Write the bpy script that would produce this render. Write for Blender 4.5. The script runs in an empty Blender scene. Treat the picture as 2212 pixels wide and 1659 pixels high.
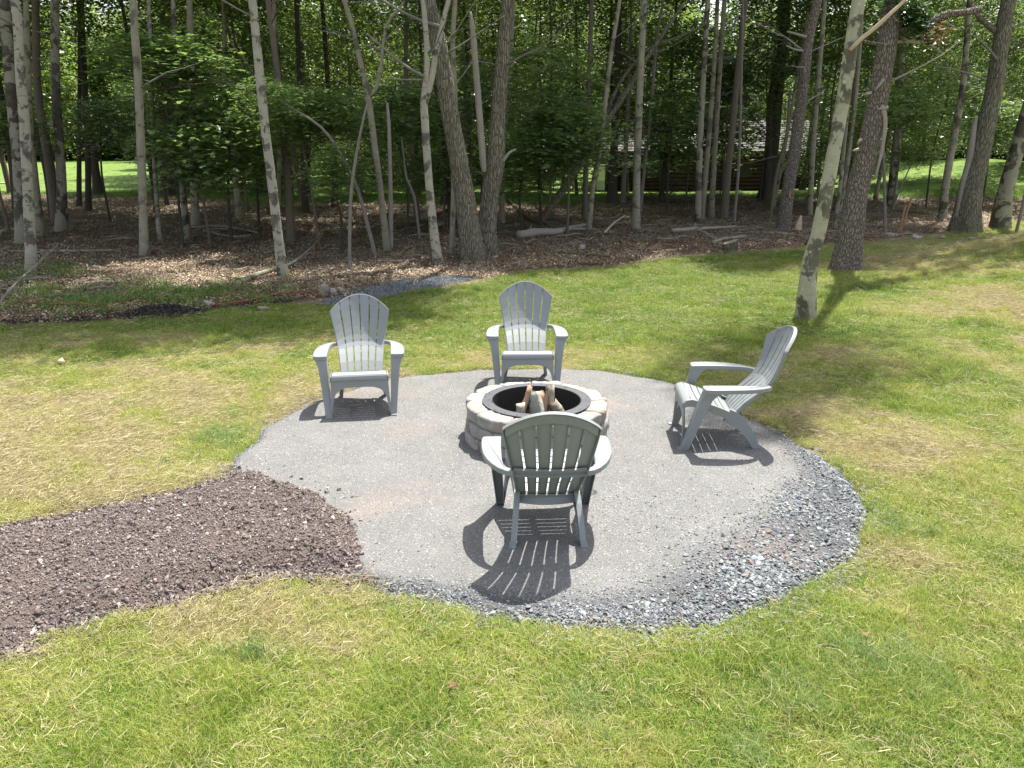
import bpy, math, random
import numpy as np
from mathutils import Vector, Matrix
R = math.radians
random.seed(7); rng = np.random.default_rng(11)
S = bpy.context.scene
COL = S.collection

# ------------------------------------------------------------------ camera, sky, sun, exposure
CAMH, PITCH, F = 2.2, 17.35, 1661.0 / 2212.0
cd = bpy.data.cameras.new('camera'); cam = bpy.data.objects.new('camera', cd); COL.objects.link(cam)
cam.location = (0, 0, CAMH); cam.rotation_euler = (R(90 - PITCH), 0, 0)
cd.sensor_width = 36; cd.lens = 36 * F; cd.clip_end = 2000; cd.clip_start = 0.05
S.camera = cam
SUN_EL, SUN_AZ = 66.5, 30.0
W = bpy.data.worlds.new('World'); S.world = W; W.use_nodes = True
wn = W.node_tree.nodes; wl = W.node_tree.links
sky = wn.new('ShaderNodeTexSky'); sky.sky_type = 'NISHITA'; sky.sun_disc = False
sky.sun_elevation = R(SUN_EL); sky.sun_rotation = R(SUN_AZ); sky.air_density = 1.2; sky.dust_density = 2.5; sky.ozone_density = 1.0
hs = wn.new('ShaderNodeHueSaturation'); hs.inputs['Saturation'].default_value = .5; hs.inputs['Value'].default_value = 1.1; wl.new(sky.outputs[0], hs.inputs['Color']); wl.new(hs.outputs[0], wn['Background'].inputs[0]); wn['Background'].inputs[1].default_value = 0.115
ld = bpy.data.lights.new('sun', 'SUN'); ld.energy = 5.0; ld.angle = R(0.53); ld.color = (1, 0.955, 0.88)
sun = bpy.data.objects.new('sun', ld); COL.objects.link(sun)
sd = Vector((math.cos(R(SUN_EL)) * math.sin(R(SUN_AZ)), math.cos(R(SUN_EL)) * math.cos(R(SUN_AZ)), math.sin(R(SUN_EL))))
sun.location = sd * 60; sun.rotation_euler = sd.to_track_quat('Z', 'Y').to_euler()
S.view_settings.view_transform = 'Standard'; S.view_settings.look = 'None'
S.view_settings.exposure = 1.22; S.view_settings.gamma = 1; S.view_settings.use_curve_mapping = False
S.cycles.max_bounces = 7; S.cycles.diffuse_bounces = 3; S.cycles.transmission_bounces = 5; S.cycles.transparent_max_bounces = 6
S.cycles.use_denoising = True

# ------------------------------------------------------------------ noise, pixel survey, geometry helpers
def _h(ix, iy, iz, seed):
    n = (ix.astype(np.int64) * 374761393 + iy.astype(np.int64) * 668265263 + iz.astype(np.int64) * 2147483647 + seed * 1274126177) & 0xffffffff
    n = ((n ^ (n >> 13)) * 1274126177) & 0xffffffff
    n = n ^ (n >> 16)
    return (n & 0xffff) / 65535.0
def vnoise(x, y, z=0.0, seed=0):
    x = np.asarray(x, float); y = np.asarray(y, float); z = np.asarray(z, float) + 0 * x
    ix, iy, iz = np.floor(x), np.floor(y), np.floor(z)
    fx, fy, fz = x - ix, y - iy, z - iz
    fx = fx * fx * (3 - 2 * fx); fy = fy * fy * (3 - 2 * fy); fz = fz * fz * (3 - 2 * fz)
    r = 0
    for dx in (0, 1):
        for dy in (0, 1):
            for dz in (0, 1):
                w = (fx if dx else 1 - fx) * (fy if dy else 1 - fy) * (fz if dz else 1 - fz)
                r = r + w * _h(ix + dx, iy + dy, iz + dz, seed)
    return r
def fbm(x, y, z=0.0, seed=0, o=3):
    r = 0; a = .5; s = 0
    for k in range(o):
        r = r + a * vnoise(np.asarray(x) * 2 ** k, np.asarray(y) * 2 ** k, np.asarray(z) * 2 ** k, seed + k); s += a; a *= .5
    return r / s
def sstep(a, b, x):
    t = np.clip((x - a) / (b - a), 0, 1); return t * t * (3 - 2 * t)
CP, SP = math.cos(R(PITCH)), math.sin(R(PITCH))
def ray(px, py):
    a = (px - 1106) / 1661.0; b = (829.5 - py) / 1661.0
    return Vector((a, CP + b * SP, -SP + b * CP))
def G(px, py, z=0.0):                        # where the sight line of a surveyed pixel meets the level z
    r = ray(px, py); t = (CAMH - z) / -r.z; return (r.x * t, r.y * t)
def V(px, py, d):                            # the same at distance d in front of the camera
    r = ray(px, py); t = d / r.y; return Vector((r.x * t, d, CAMH + r.z * t))
def edge_y(x):                               # far edge of the lawn
    return np.interp(x, EX, EY) + .35 * (fbm(np.asarray(x) * 1.1, 3.3, seed=5) - .5)
_e = [G(*p) for p in ((-700, 720), (-150, 705), (0, 700), (300, 688), (430, 676), (560, 657), (690, 655), (820, 640), (930, 622), (1030, 606), (1130, 585), (1290, 577), (1440, 560), (1600, 548), (1800, 532), (1900, 524))]
EX = np.array([p[0] for p in _e] + [15., 22., 40.]); EY = np.array([p[1] for p in _e] + [23.0, 24., 26.])
def H(x, y):                                 # height of the terrain
    x = np.asarray(x, float); y = np.asarray(y, float)
    h = 2.2 * np.exp(-(((x - 14.5) / 5.5) ** 2 + ((y - 12.3) / np.where(y > 12.3, 3.1, 4.6)) ** 2))
    h = h + 1.35 * np.exp(-(((x - 27) / 7.5) ** 2 + ((y - 46) / 9.) ** 2))
    h = h + .25 * (fbm(x * .16, y * .16, seed=9) - .5) * sstep(13, 22, y)
    h = h - .7 * sstep(36, 50, y) * sstep(-4, 4, x) * (1 - sstep(20, 24, x))
    h = h + .05 * (fbm(x * .7, y * .7, seed=3) - .5) * sstep(7, 10, y + .5 * np.abs(x))
    return h
def poly_sd(P, x, y):                        # signed distance, positive inside
    x = np.asarray(x, float); y = np.asarray(y, float)
    d = np.full(x.shape, 1e9); ins = np.zeros(x.shape, bool); n = len(P)
    for i in range(n):
        ax, ay = P[i]; bx, by = P[(i + 1) % n]
        ex, ey = bx - ax, by - ay
        t = np.clip(((x - ax) * ex + (y - ay) * ey) / (ex * ex + ey * ey + 1e-12), 0, 1)
        d = np.minimum(d, np.hypot(x - ax - t * ex, y - ay - t * ey))
        c = ((ay > y) != (by > y)) & (x < (bx - ax) * (y - ay) / (by - ay + 1e-12) + ax)
        ins ^= c
    return np.where(ins, d, -d)
def smooth_poly(P, k=6):
    P = np.array(P); n = len(P); out = []
    for i in range(n):
        a, b, c, d = P[i - 1], P[i], P[(i + 1) % n], P[(i + 2) % n]
        for j in range(k):
            t = j / k
            out.append(.5 * (2 * b + (c - a) * t + (2 * a - 5 * b + 4 * c - d) * t * t + (3 * b - a - 3 * c + d) * t ** 3))
    return np.array(out)
PAD = smooth_poly([G(*p) for p in ((492, 1018), (530, 960), (600, 900), (690, 857), (870, 812), (1060, 797), (1230, 795), (1400, 812), (1490, 835), (1600, 888), (1720, 948), (1800, 1000), (1860, 1060), (1886, 1120), (1880, 1180), (1830, 1232), (1740, 1290), (1640, 1340), (1520, 1372), (1350, 1367), (1200, 1362), (1050, 1348), (950, 1322), (800, 1275), (640, 1200), (530, 1110))], 7)
PATH = smooth_poly([G(*p) for p in ((0, 1134), (160, 1110), (320, 1075), (460, 1038), (508, 1018), (552, 1008), (600, 1024), (688, 1046), (740, 1086), (800, 1134), (832, 1198), (820, 1238), (780, 1258), (700, 1256), (620, 1254), (520, 1278), (400, 1308), (320, 1320), (248, 1356), (112, 1368), (90, 1400), (0, 1434), (-420, 1560), (-420, 1240))], 7)
def ragged(P, amp, seed):
    n_ = np.roll(P, -1, 0) - np.roll(P, 1, 0); n_ = np.stack([n_[:, 1], -n_[:, 0]], 1) / (np.linalg.norm(n_, axis=1)[:, None] + 1e-9)
    return P + n_ * (amp * 2 * (fbm(P[:, 0] * 3.1, P[:, 1] * 3.1, seed=seed) - .5) + amp * .8 * (vnoise(P[:, 0] * 11, P[:, 1] * 11, seed=seed) - .5))[:, None]
PAD = ragged(np.array(PAD), .07, 5); PATH = ragged(np.array(PATH), .06, 6)
STRIP = smooth_poly([G(*p) for p in ((690, 657), (735, 640), (770, 626), (860, 606), (960, 597), (1035, 599), (1000, 612), (905, 628), (800, 648), (730, 660))], 3)
PC = np.array([.19, 5.627])                  # fire pit centre

def mesh_obj(name, verts, faces, mat=None, parent=None, smooth=False, loc=None):
    me = bpy.data.meshes.new(name)
    me.from_pydata([tuple(v) for v in verts], [], [tuple(int(i) for i in f) for f in faces])
    if smooth: me.shade_smooth()
    if mat: me.materials.append(mat)
    me.update()
    return link(name, me, parent, loc)
def fast_mesh(name, verts, quads, mat=None, smooth=False):
    verts = np.asarray(verts, np.float32); quads = np.asarray(quads, np.int32); k = quads.shape[1]; n = len(quads)
    me = bpy.data.meshes.new(name); me.vertices.add(len(verts)); me.vertices.foreach_set('co', verts.ravel())
    me.loops.add(n * k); me.loops.foreach_set('vertex_index', quads.ravel())
    me.polygons.add(n); me.polygons.foreach_set('loop_start', np.arange(0, n * k, k, dtype=np.int32))
    me.polygons.foreach_set('loop_total', np.full(n, k, np.int32))
    if smooth: me.polygons.foreach_set('use_smooth', np.ones(n, bool))
    me.update(calc_edges=True)
    if mat: me.materials.append(mat)
    return me
def link(name, data, parent=None, loc=None):
    o = bpy.data.objects.new(name, data); COL.objects.link(o)
    if parent: o.parent = parent
    if loc is not None: o.location = loc
    return o
def tag(o, label=None, cat=None, group=None, kind=None):
    if label: o['label'] = label
    if cat: o['category'] = cat
    if group: o['group'] = group
    if kind: o['kind'] = kind
    return o
def empty(name, loc, rz=0):
    o = link(name, None, None, loc); o.rotation_euler.z = rz; o.empty_display_size = .2; return o
def copy_tree(o, parent=None):
    c = o.copy(); COL.objects.link(c)
    if parent: c.parent = parent
    for ch in [k for k in o.children]: copy_tree(ch, c)
    return c
def grid_faces(nu, nv, wrap=False):
    u = np.arange(nu if wrap else nu - 1); v = np.arange(nv - 1)
    U, Vv = np.meshgrid(u, v); U = U.ravel(); Vv = Vv.ravel(); U2 = (U + 1) % nu
    return np.stack([Vv * nu + U, Vv * nu + U2, (Vv + 1) * nu + U2, (Vv + 1) * nu + U], 1)
def loft(rings, cap=True):                   # rings: equal-length closed loops of points
    n = len(rings[0]); v = [tuple(p) for r in rings for p in r]
    f = [tuple(q) for q in grid_faces(n, len(rings), True)]
    if cap: f += [tuple(range(n - 1, -1, -1)), tuple(range((len(rings) - 1) * n, len(rings) * n))]
    return v, f
class MB:
    def __init__(s): s.v = []; s.f = []
    def add(s, v, f):
        k = len(s.v); s.v += [tuple(p) for p in v]; s.f += [tuple(int(i) + k for i in q) for q in f]; return s
    def box(s, c, d, rz=0):
        cx, cy, cz = c; a, b, h = d[0] / 2, d[1] / 2, d[2] / 2; C_, S_ = math.cos(rz), math.sin(rz)
        vs = [(cx + x * C_ - y * S_, cy + x * S_ + y * C_, cz + z) for z in (-h, h) for x, y in ((-a, -b), (a, -b), (a, b), (-a, b))]
        return s.add(vs, [(3, 2, 1, 0), (4, 5, 6, 7), (0, 1, 5, 4), (1, 2, 6, 5), (2, 3, 7, 6), (3, 0, 4, 7)])
    def tube(s, pts, rad, n=6, jit=0):
        return s.add(*tube(pts, rad, n, jit))
    def build(s, name, mat, parent=None, smooth=False, loc=None): return mesh_obj(name, s.v, s.f, mat, parent, smooth, loc)
def tube(pts, rad, n=8, jit=0, seed=0):
    pts = [Vector(p) for p in pts]; rings = []
    up = None
    for i, p in enumerate(pts):
        t = (pts[min(i + 1, len(pts) - 1)] - pts[max(i - 1, 0)]).normalized()
        if up is None: up = t.orthogonal().normalized()
        up = (up - t * up.dot(t)).normalized(); b = t.cross(up)
        r = rad[i] if hasattr(rad, '__len__') else rad
        rings.append([p + (up * math.cos(2 * math.pi * k / n) + b * math.sin(2 * math.pi * k / n)) * r * (1 + jit * random.uniform(-1, 1)) for k in range(n)])
    return loft(rings)
def catmull(P, Rr, step):
    P = [Vector(p) for p in P]; out = []; rr = []
    P2 = [P[0] * 2 - P[1]] + P + [P[-1] * 2 - P[-2]]; 
    for i in range(len(P) - 1):
        a, b, c, d = P2[i:i + 4]; m = max(2, int((c - b).length / step))
        for j in range(m):
            t = j / m
            out.append(.5 * (2 * b + (c - a) * t + (2 * a - 5 * b + 4 * c - d) * t * t + (3 * b - a - 3 * c + d) * t ** 3)); rr.append(Rr[i] + (Rr[i + 1] - Rr[i]) * t)
    out.append(P[-1]); rr.append(Rr[-1]); return out, rr

# ------------------------------------------------------------------ materials
class NT:
    def __init__(s, name):
        s.m = bpy.data.materials.new(name); s.m.use_nodes = True; s.t = s.m.node_tree; s.n = s.t.nodes; s.l = s.t.links
        s.b = s.n['Principled BSDF']; s.out = s.n['Material Output']
    def node(s, t, **k):
        n = s.n.new(t)
        for a, v in k.items(): setattr(n, a, v)
        return n
    def set(s, sock, v):
        if isinstance(v, bpy.types.NodeSocket): s.l.new(v, sock)
        else: sock.default_value = v
    def coord(s, scale=(1, 1, 1), kind='Object', rnd=False):
        c = s.node('ShaderNodeTexCoord'); m = s.node('ShaderNodeMapping'); s.l.new(c.outputs[kind], m.inputs[0]); m.inputs['Scale'].default_value = scale
        if rnd:
            o = s.node('ShaderNodeObjectInfo'); a = s.node('ShaderNodeVectorMath', operation='SCALE'); a.inputs[0].default_value = (37, 19, 53); s.l.new(o.outputs['Random'], a.inputs['Scale']); s.l.new(a.outputs[0], m.inputs['Location'])
        return m.outputs[0]
    def noise(s, co, scale, detail=4, rough=.6, dist=0):
        n = s.node('ShaderNodeTexNoise'); s.set(n.inputs['Vector'], co); n.inputs['Scale'].default_value = scale; n.inputs['Detail'].default_value = detail; n.inputs['Roughness'].default_value = rough; n.inputs['Distortion'].default_value = dist
        return n.outputs[0]
    def vor(s, co, scale, feature='F1', out='Distance', rand=1):
        n = s.node('ShaderNodeTexVoronoi', feature=feature); s.set(n.inputs['Vector'], co); n.inputs['Scale'].default_value = scale; n.inputs['Randomness'].default_value = rand
        return n.outputs[out]
    def ramp(s, v, stops):
        r = s.node('ShaderNodeValToRGB'); s.set(r.inputs[0], v); e = r.color_ramp.elements
        while len(e) < len(stops): e.new(.5)
        for k, (p, c) in enumerate(stops):
            e[k].position = p; e[k].color = (c if hasattr(c, '__len__') else (c, c, c)) + (1,) if not (hasattr(c, '__len__') and len(c) == 4) else c
        return r.outputs[0]
    def mix(s, f, a, b, mode='MIX'):
        n = s.node('ShaderNodeMix', data_type='RGBA', blend_type=mode); s.set(n.inputs[0], f)
        for k, v in ((6, a), (7, b)): s.set(n.inputs[k], v if isinstance(v, bpy.types.NodeSocket) else tuple(v) + (1,) if len(v) == 3 else v)
        return n.outputs[2]
    def math(s, op, a, b=0.0, c=None):
        n = s.node('ShaderNodeMath', operation=op); s.set(n.inputs[0], a); s.set(n.inputs[1], b)
        if c is not None: s.set(n.inputs[2], c)
        return n.outputs[0]
    def attr(s, name, kind='GEOMETRY', out='Fac'):
        return s.node('ShaderNodeAttribute', attribute_name=name, attribute_type=kind).outputs[out]
    def island(s): return s.node('ShaderNodeNewGeometry').outputs['Random Per Island']
    def orand(s): return s.node('ShaderNodeObjectInfo').outputs['Random']
    def bump(s, h, strength=.5, dist=.01):
        n = s.node('ShaderNodeBump'); s.set(n.inputs['Height'], h); n.inputs['Strength'].default_value = strength; n.inputs['Distance'].default_value = dist
        s.l.new(n.outputs[0], s.b.inputs['Normal']); return n
    def done(s, col, rough=.8, spec=.3):
        s.set(s.b.inputs['Base Color'], col if isinstance(col, bpy.types.NodeSocket) else tuple(col) + (1,)); s.set(s.b.inputs['Roughness'], rough); s.b.inputs['Specular IOR Level'].default_value = spec
        return s.m
def blade_mat(name, stops, trans=.35, tint_gain=.75, isl=.35, rough=.55):
    t = NT(name)
    a = t.math('MULTIPLY', t.attr('tint', 'INSTANCER'), tint_gain); b = t.math('MULTIPLY_ADD', t.island(), isl, a)
    col = t.ramp(b, stops)
    t.done(col, rough, .35)
    tr = t.node('ShaderNodeBsdfTranslucent'); t.l.new(col, tr.inputs[0]); mx = t.node('ShaderNodeMixShader'); mx.inputs[0].default_value = trans
    t.l.new(t.b.outputs[0], mx.inputs[1]); t.l.new(tr.outputs[0], mx.inputs[2]); t.l.new(mx.outputs[0], t.out.inputs[0])
    return t.m
def leaf_mat(name, dark, light, yel, trans=.5, bright=1.0, gloss=.42):
    t = NT(name)
    f = t.island(); col = t.mix(f, dark, light)
    col = t.mix(t.math('MULTIPLY', t.orand(), .55), col, yel)
    t.done(col, gloss, .6)
    tr = t.node('ShaderNodeBsdfTranslucent'); c2 = t.mix(1.0, col, (1.4 * bright, 1.5 * bright, .75 * bright), 'MULTIPLY'); t.l.new(c2, tr.inputs[0])
    mx = t.node('ShaderNodeMixShader'); mx.inputs[0].default_value = trans
    t.l.new(t.b.outputs[0], mx.inputs[1]); t.l.new(tr.outputs[0], mx.inputs[2]); t.l.new(mx.outputs[0], t.out.inputs[0])
    return t.m

M = {}
t = NT('lawn_soil')
co = t.coord(); dry = t.attr('dry'); n1 = t.noise(co, 3.5, 5); n2 = t.noise(co, 60, 4, .7); n3 = t.noise(co, 300, 3, .7)
g = t.mix(n2, (.075, .130, .022), (.20, .27, .055)); s_ = t.mix(n2, (.20, .155, .075), (.46, .38, .21))
f = t.ramp(t.math('ADD', dry, t.math('MULTIPLY_ADD', n2, .5, -.25)), [(.28, 0.), (.72, 1.)])
c = t.mix(f, g, s_); c = t.mix(t.ramp(n3, [(.35, .55), (.62, 0.)]), c, (.045, .035, .02))
t.bump(n3, .8, .02); M['lawn'] = t.done(c, .9, .1)
t = NT('forest_floor')
co = t.coord(); gr = t.attr('green'); so = t.attr('soil'); n1 = t.noise(co, 1.2, 6); n2 = t.noise(co, 22, 5, .75); v = t.vor(co, 28, out='Color'); n4 = t.noise(co, 7, 4)
c = t.mix(n2, (.075, .052, .038), (.27, .19, .135)); c = t.mix(t.ramp(n1, [(.45, 0.), (.75, .6)]), c, (.30, .21, .15))
c = t.mix(t.ramp(v, [(.78, 0.), (.9, .75)]), c, (.34, .26, .19))
gc = t.mix(t.ramp(t.noise(co, 1.1, 7, .75), [(.38, 0.), (.62, 1.)]), (.06, .115, .026), (.19, .26, .062))
c = t.mix(t.ramp(t.math('ADD', gr, t.math('MULTIPLY_ADD', n4, .6, -.3)), [(.4, 0.), (.6, 1.)]), c, gc)
c = t.mix(so, c, t.mix(n2, (.02, .014, .012), (.07, .05, .042)))
t.bump(n2, .9, .04); M['forest'] = t.done(c, .92, .12)
t = NT('packed_screenings')
co = t.coord(); n1 = t.noise(co, 1.6, 5); n2 = t.noise(co, 90, 5, .8); v = t.vor(co, 130, out='Color'); vd = t.vor(co, 130); n3 = t.noise(co, .9, 3, .5, .6)
c = t.mix(t.ramp(n2, [(.3, 0.), (.7, 1.)]), (.078, .077, .075), (.27, .264, .25)); c = t.mix(t.ramp(n1, [(.4, 0.), (.7, .3)]), c, (.25, .245, .235)); c = t.mix(t.ramp(t.noise(co, 4.5, 4), [(.42, .3), (.6, 0.)]), c, (.13, .13, .13)); c = t.mix(t.attr('fines'), c, t.mix(n2, (.03, .032, .035), (.12, .125, .13)))
c = t.mix(t.ramp(v, [(.80, 0.), (.92, .55)]), c, (.46, .48, .49)); c = t.mix(t.ramp(v, [(.10, .45), (.2, 0.)]), c, (.10, .10, .11))
c = t.mix(t.ramp(n3, [(.56, 0.), (.66, .22)]), c, (.36, .26, .21))
t.bump(t.math('ADD', n2, t.math('MULTIPLY', vd, .6)), .7, .012); M['pad'] = t.done(c, .9, .2)
t = NT('brown_screenings')
co = t.coord(); n2 = t.noise(co, 70, 5, .8); n1 = t.noise(co, 3, 4)
c = t.mix(n2, (.085, .064, .058), (.25, .195, .175)); c = t.mix(t.ramp(n1, [(.5, 0.), (.7, .3)]), c, (.24, .18, .16)); t.bump(n2, 1, .02); M['path'] = t.done(c, .95, .1)
def stone_mat(name, stops, bs=90):
    t = NT(name); co = t.coord(); n = t.noise(co, bs, 4, .7); c = t.ramp(t.orand(), stops)
    c = t.mix(t.math('MULTIPLY', n, .5), c, (.06, .06, .06)); t.bump(n, .4, .003); return t.done(c, .8, .3)
M['gravel'] = stone_mat('bluestone_gravel', [(0., (.08, .09, .10)), (.3, (.15, .168, .18)), (.65, (.23, .252, .262)), (.92, (.36, .39, .39)), (.96, (.20, .145, .15)), (1., (.30, .225, .18))])
M['clod'] = stone_mat('brown_shale', [(0., (.11, .086, .078)), (.45, (.195, .155, .14)), (.85, (.29, .235, .215)), (.97, (.42, .36, .33)), (1., (.62, .57, .53))])
M['mulch'] = stone_mat('dark_mulch', [(0., (.012, .009, .008)), (.8, (.045, .03, .025)), (1., (.14, .11, .09))])
M['grass'] = blade_mat('lawn_grass', [(0., (.055, .130, .020)), (.22, (.130, .235, .032)), (.45, (.30, .375, .058)), (.72, (.47, .46, .13)), (1., (.64, .56, .30))], .40, .62, .50)
M['bluegrass'] = blade_mat('blue_green_grass', [(0., (.08, .17, .045)), (.5, (.19, .31, .085)), (1., (.40, .45, .18))], .35)
M['straw'] = blade_mat('dry_straw', [(0., (.17, .13, .07)), (.4, (.32, .265, .14)), (.75, (.45, .39, .22)), (1., (.60, .53, .35))], .15, .5, .5)
M['litter'] = blade_mat('leaf_litter', [(0., (.085, .060, .042)), (.4, (.215, .155, .103)), (.75, (.37, .28, .19)), (1., (.64, .54, .40))], .12, .45, .6, .6)
M['weed'] = blade_mat('ground_weed', [(0., (.07, .15, .03)), (.6, (.16, .27, .05)), (1., (.28, .36, .10))], .4)
def bark(name, dark, light, patch=None, ps=3., plates=0, lichen=None, stretch=.25, bd=.02, moss=True, spots=0., pt=.545, fiss=.22, ps2=.38):
    t = NT(name); co = t.coord((1, 1, stretch), rnd=True); co1 = t.coord((1, 1, 1), rnd=True)
    n = t.noise(co, 28, 6, .7); n2 = t.noise(co1, 5, 4, .6, .3)
    c = t.mix(n, dark, light); hgt = n
    if plates:
        v = t.vor(t.coord((1, 1, ps2), rnd=True), plates, 'DISTANCE_TO_EDGE'); fr = t.ramp(v, [(.0, 1.), (.11, 0.)])
        c = t.mix(fr, c, tuple(q * fiss for q in dark)); hgt = t.math('MULTIPLY_ADD', t.ramp(v, [(0., 0.), (.2, 1.)]), 1.2, n)
    if patch is not None:
        m = t.noise(co1, ps, 5, .62, .4); c = t.mix(t.ramp(m, [(pt, 0.), (pt + .045, .92)]), c, patch)
        rg = t.noise(t.coord((.8, .8, 14), rnd=True), 3.0, 3, .5); c = t.mix(t.ramp(rg, [(.64, 0.), (.70, .55)]), c, patch)
    if lichen is not None:
        m = t.noise(co1, 11, 3, .6); c = t.mix(t.ramp(m, [(.58, 0.), (.68, .55)]), c, lichen)
    if spots:
        v2 = t.vor(co1, spots); c = t.mix(t.ramp(v2, [(.10, .8), (.17, 0.)]), c, (.62, .62, .57))
    c = t.mix(t.ramp(n2, [(.4, .35), (.6, 0.)]), c, tuple(q * .5 for q in light))
    if moss:
        g = t.node('ShaderNodeTexCoord'); sx = t.node('ShaderNodeSeparateXYZ'); t.l.new(g.outputs['Object'], sx.inputs[0])
        c = t.mix(t.math('MULTIPLY', t.ramp(sx.outputs[2], [(.05, 1.), (.42, 0.)]), t.ramp(n2, [(.35, 0.), (.6, .65)])), c, (.085, .095, .035))
    t.bump(hgt, .9, bd); return t.done(c, .88, .15)
M['birch'] = bark('grey_birch_bark', (.27, .25, .195), (.50, .465, .375), (.075, .062, .055), 4.2, bd=.006, lichen=(.37, .385, .33), pt=.53)
M['birch_mottled'] = bark('mottled_birch_bark', (.20, .185, .14), (.40, .37, .29), (.05, .042, .036), 2.6, bd=.008, pt=.50)
M['maple'] = bark('pale_maple_bark', (.30, .285, .20), (.50, .475, .35), (.085, .075, .055), 3.2, bd=.006, lichen=(.46, .49, .40), spots=7., pt=.52)
M['oak'] = bark('ridged_grey_bark', (.15, .13, .095), (.41, .37, .28), None, plates=30, fiss=.5, ps2=.16, stretch=.12, bd=.03, lichen=(.37, .37, .30))
M['pine'] = bark('plated_pine_bark', (.17, .135, .115), (.40, .335, .30), None, plates=27, fiss=.5, bd=.03, moss=False)
M['brown'] = bark('brown_bark', (.085, .068, .052), (.235, .20, .155), None, stretch=.15, bd=.02)
M['smooth'] = bark('smooth_grey_bark', (.20, .18, .135), (.40, .365, .28), (.10, .09, .07), 3.6, bd=.006, lichen=(.37, .39, .32))
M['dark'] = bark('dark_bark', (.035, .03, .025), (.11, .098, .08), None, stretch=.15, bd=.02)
M['deadwood'] = bark('weathered_dead_wood', (.20, .165, .135), (.46, .41, .36), None, stretch=.06, bd=.01, moss=False)
M['twig'] = bark('grey_twig', (.13, .115, .10), (.31, .285, .25), None, bd=.002, moss=False)
M['redwood'] = bark('split_red_wood', (.24, .12, .075), (.50, .34, .23), None, stretch=.06, bd=.006, moss=False)
M['lichen_log'] = bark('lichened_log_bark', (.20, .17, .13), (.42, .38, .31), (.10, .07, .05), 9, bd=.01, lichen=(.36, .42, .33), moss=False)
M['green_log'] = bark('green_lichen_bark', (.24, .235, .19), (.46, .455, .39), (.13, .09, .065), 9, bd=.015, lichen=(.42, .48, .40), moss=False)
M['endgrain'] = bark('cut_wood_end', (.42, .31, .20), (.66, .53, .38), None, stretch=1, bd=.003, moss=False)
M['leaf'] = leaf_mat('broad_leaves', (.055, .092, .030), (.13, .195, .058), (.18, .23, .07))
M['leaf_far'] = leaf_mat('sunlit_far_leaves', (.065, .115, .028), (.15, .225, .055), (.20, .26, .07), .5)
M['leaf_maple'] = leaf_mat('maple_leaves', (.095, .160, .070), (.23, .32, .15), (.21, .29, .10), .42, 1., .28)
M['needle'] = leaf_mat('conifer_needles', (.018, .05, .018), (.05, .10, .03), (.06, .11, .03), .25)
M['leaf_dead'] = leaf_mat('brown_needles', (.10, .055, .02), (.22, .13, .05), (.26, .17, .07), .2)
t = NT('grey_plastic'); co = t.coord(); n = t.noise(co, 9, 3); c = t.mix(n, (.215, .234, .243), (.258, .276, .284)); n2 = t.noise(co, 2.2, 5, .65)
c = t.mix(t.ramp(n2, [(.5, 0.), (.75, .35)]), c, (.22, .23, .225)); c = t.mix(1.0, c, t.ramp(t.orand(), [(0., (.95, .95, .93)), (1., (1., 1., 1.))]), 'MULTIPLY'); t.bump(t.noise(co, 900, 2), .06, .001); M['plastic'] = t.done(c, t.ramp(n2, [(.3, .36), (.8, .52)]), .45)
t = NT('wall_stone'); co = t.coord(rnd=True); n = t.noise(co, 9, 5, .6, .5); n2 = t.noise(co, 70, 5, .75); n3 = t.noise(co, 5, 2)
c = t.mix(t.ramp(n, [(.38, 0.), (.62, 1.)]), (.27, .262, .245), (.42, .412, .392)); c = t.mix(t.math('MULTIPLY', t.ramp(n3, [(.45, 0.), (.65, 1.)]), t.orand()), c, (.33, .275, .23))
c = t.mix(t.ramp(n3, [(.35, .5), (.5, 0.)]), c, (.30, .30, .30)); c = t.mix(t.ramp(n2, [(.36, .5), (.5, 0.)]), c, (.22, .20, .175)); t.bump(t.math('ADD', n2, n), .8, .018); M['block'] = t.done(c, .92, .12)
t = NT('ring_steel'); co = t.coord(); n = t.noise(co, 12, 4, .7); c = t.mix(t.ramp(n, [(.60, 0.), (.64, 1.)]), (.075, .077, .086), (.012, .012, .012)); M['steel'] = t.done(c, .55, .4)
t = NT('ring_black'); co = t.coord(); n = t.noise(co, 14, 5, .7); c = t.mix(n, (.008, .008, .008), (.028, .027, .026)); M['black'] = t.done(c, .6, .3)
t = NT('rubble_rock'); co = t.coord(rnd=True); n = t.noise(co, 7, 5, .65); c = t.mix(n, (.22, .17, .14), (.48, .40, .34)); c = t.mix(t.orand(), c, t.mix(n, (.23, .21, .20), (.45, .41, .38))); t.bump(n, .6, .03); M['rock'] = t.done(c, .85, .2)
t = NT('orange_paint'); M['orange'] = t.done(t.mix(t.noise(t.coord((1, 1, .1)), 30), (.27, .14, .075), (.42, .24, .14)), .7, .3)
t = NT('red_cord'); M['cord'] = t.done((.30, .07, .045), .7, .3)
t = NT('house_log'); n = t.noise(t.coord((1, .3, .3)), 5, 4); M['log'] = t.done(t.mix(n, (.020, .009, .007), (.050, .020, .014)), .6, .3)
t = NT('asphalt_shingle'); n = t.noise(t.coord(), 14, 5, .8); M['shingle'] = t.done(t.mix(t.math('MULTIPLY_ADD', t.orand(), .5, t.math('MULTIPLY', n, .5)), (.10, .092, .092), (.20, .185, .18)), .9, .15)
t = NT('white_trim'); M['trim'] = t.done((.55, .52, .48), .6, .3)
t = NT('window_glass'); M['glass'] = t.done((.012, .014, .016), .25, .3)
t = NT('grey_box_metal'); M['boxmetal'] = t.done((.30, .33, .36), .5, .4)
t = NT('weathered_plank'); M['plank'] = t.done(t.mix(t.noise(t.coord((1, 8, 8)), 6), (.40, .33, .26), (.58, .50, .42)), .8, .2)

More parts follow.
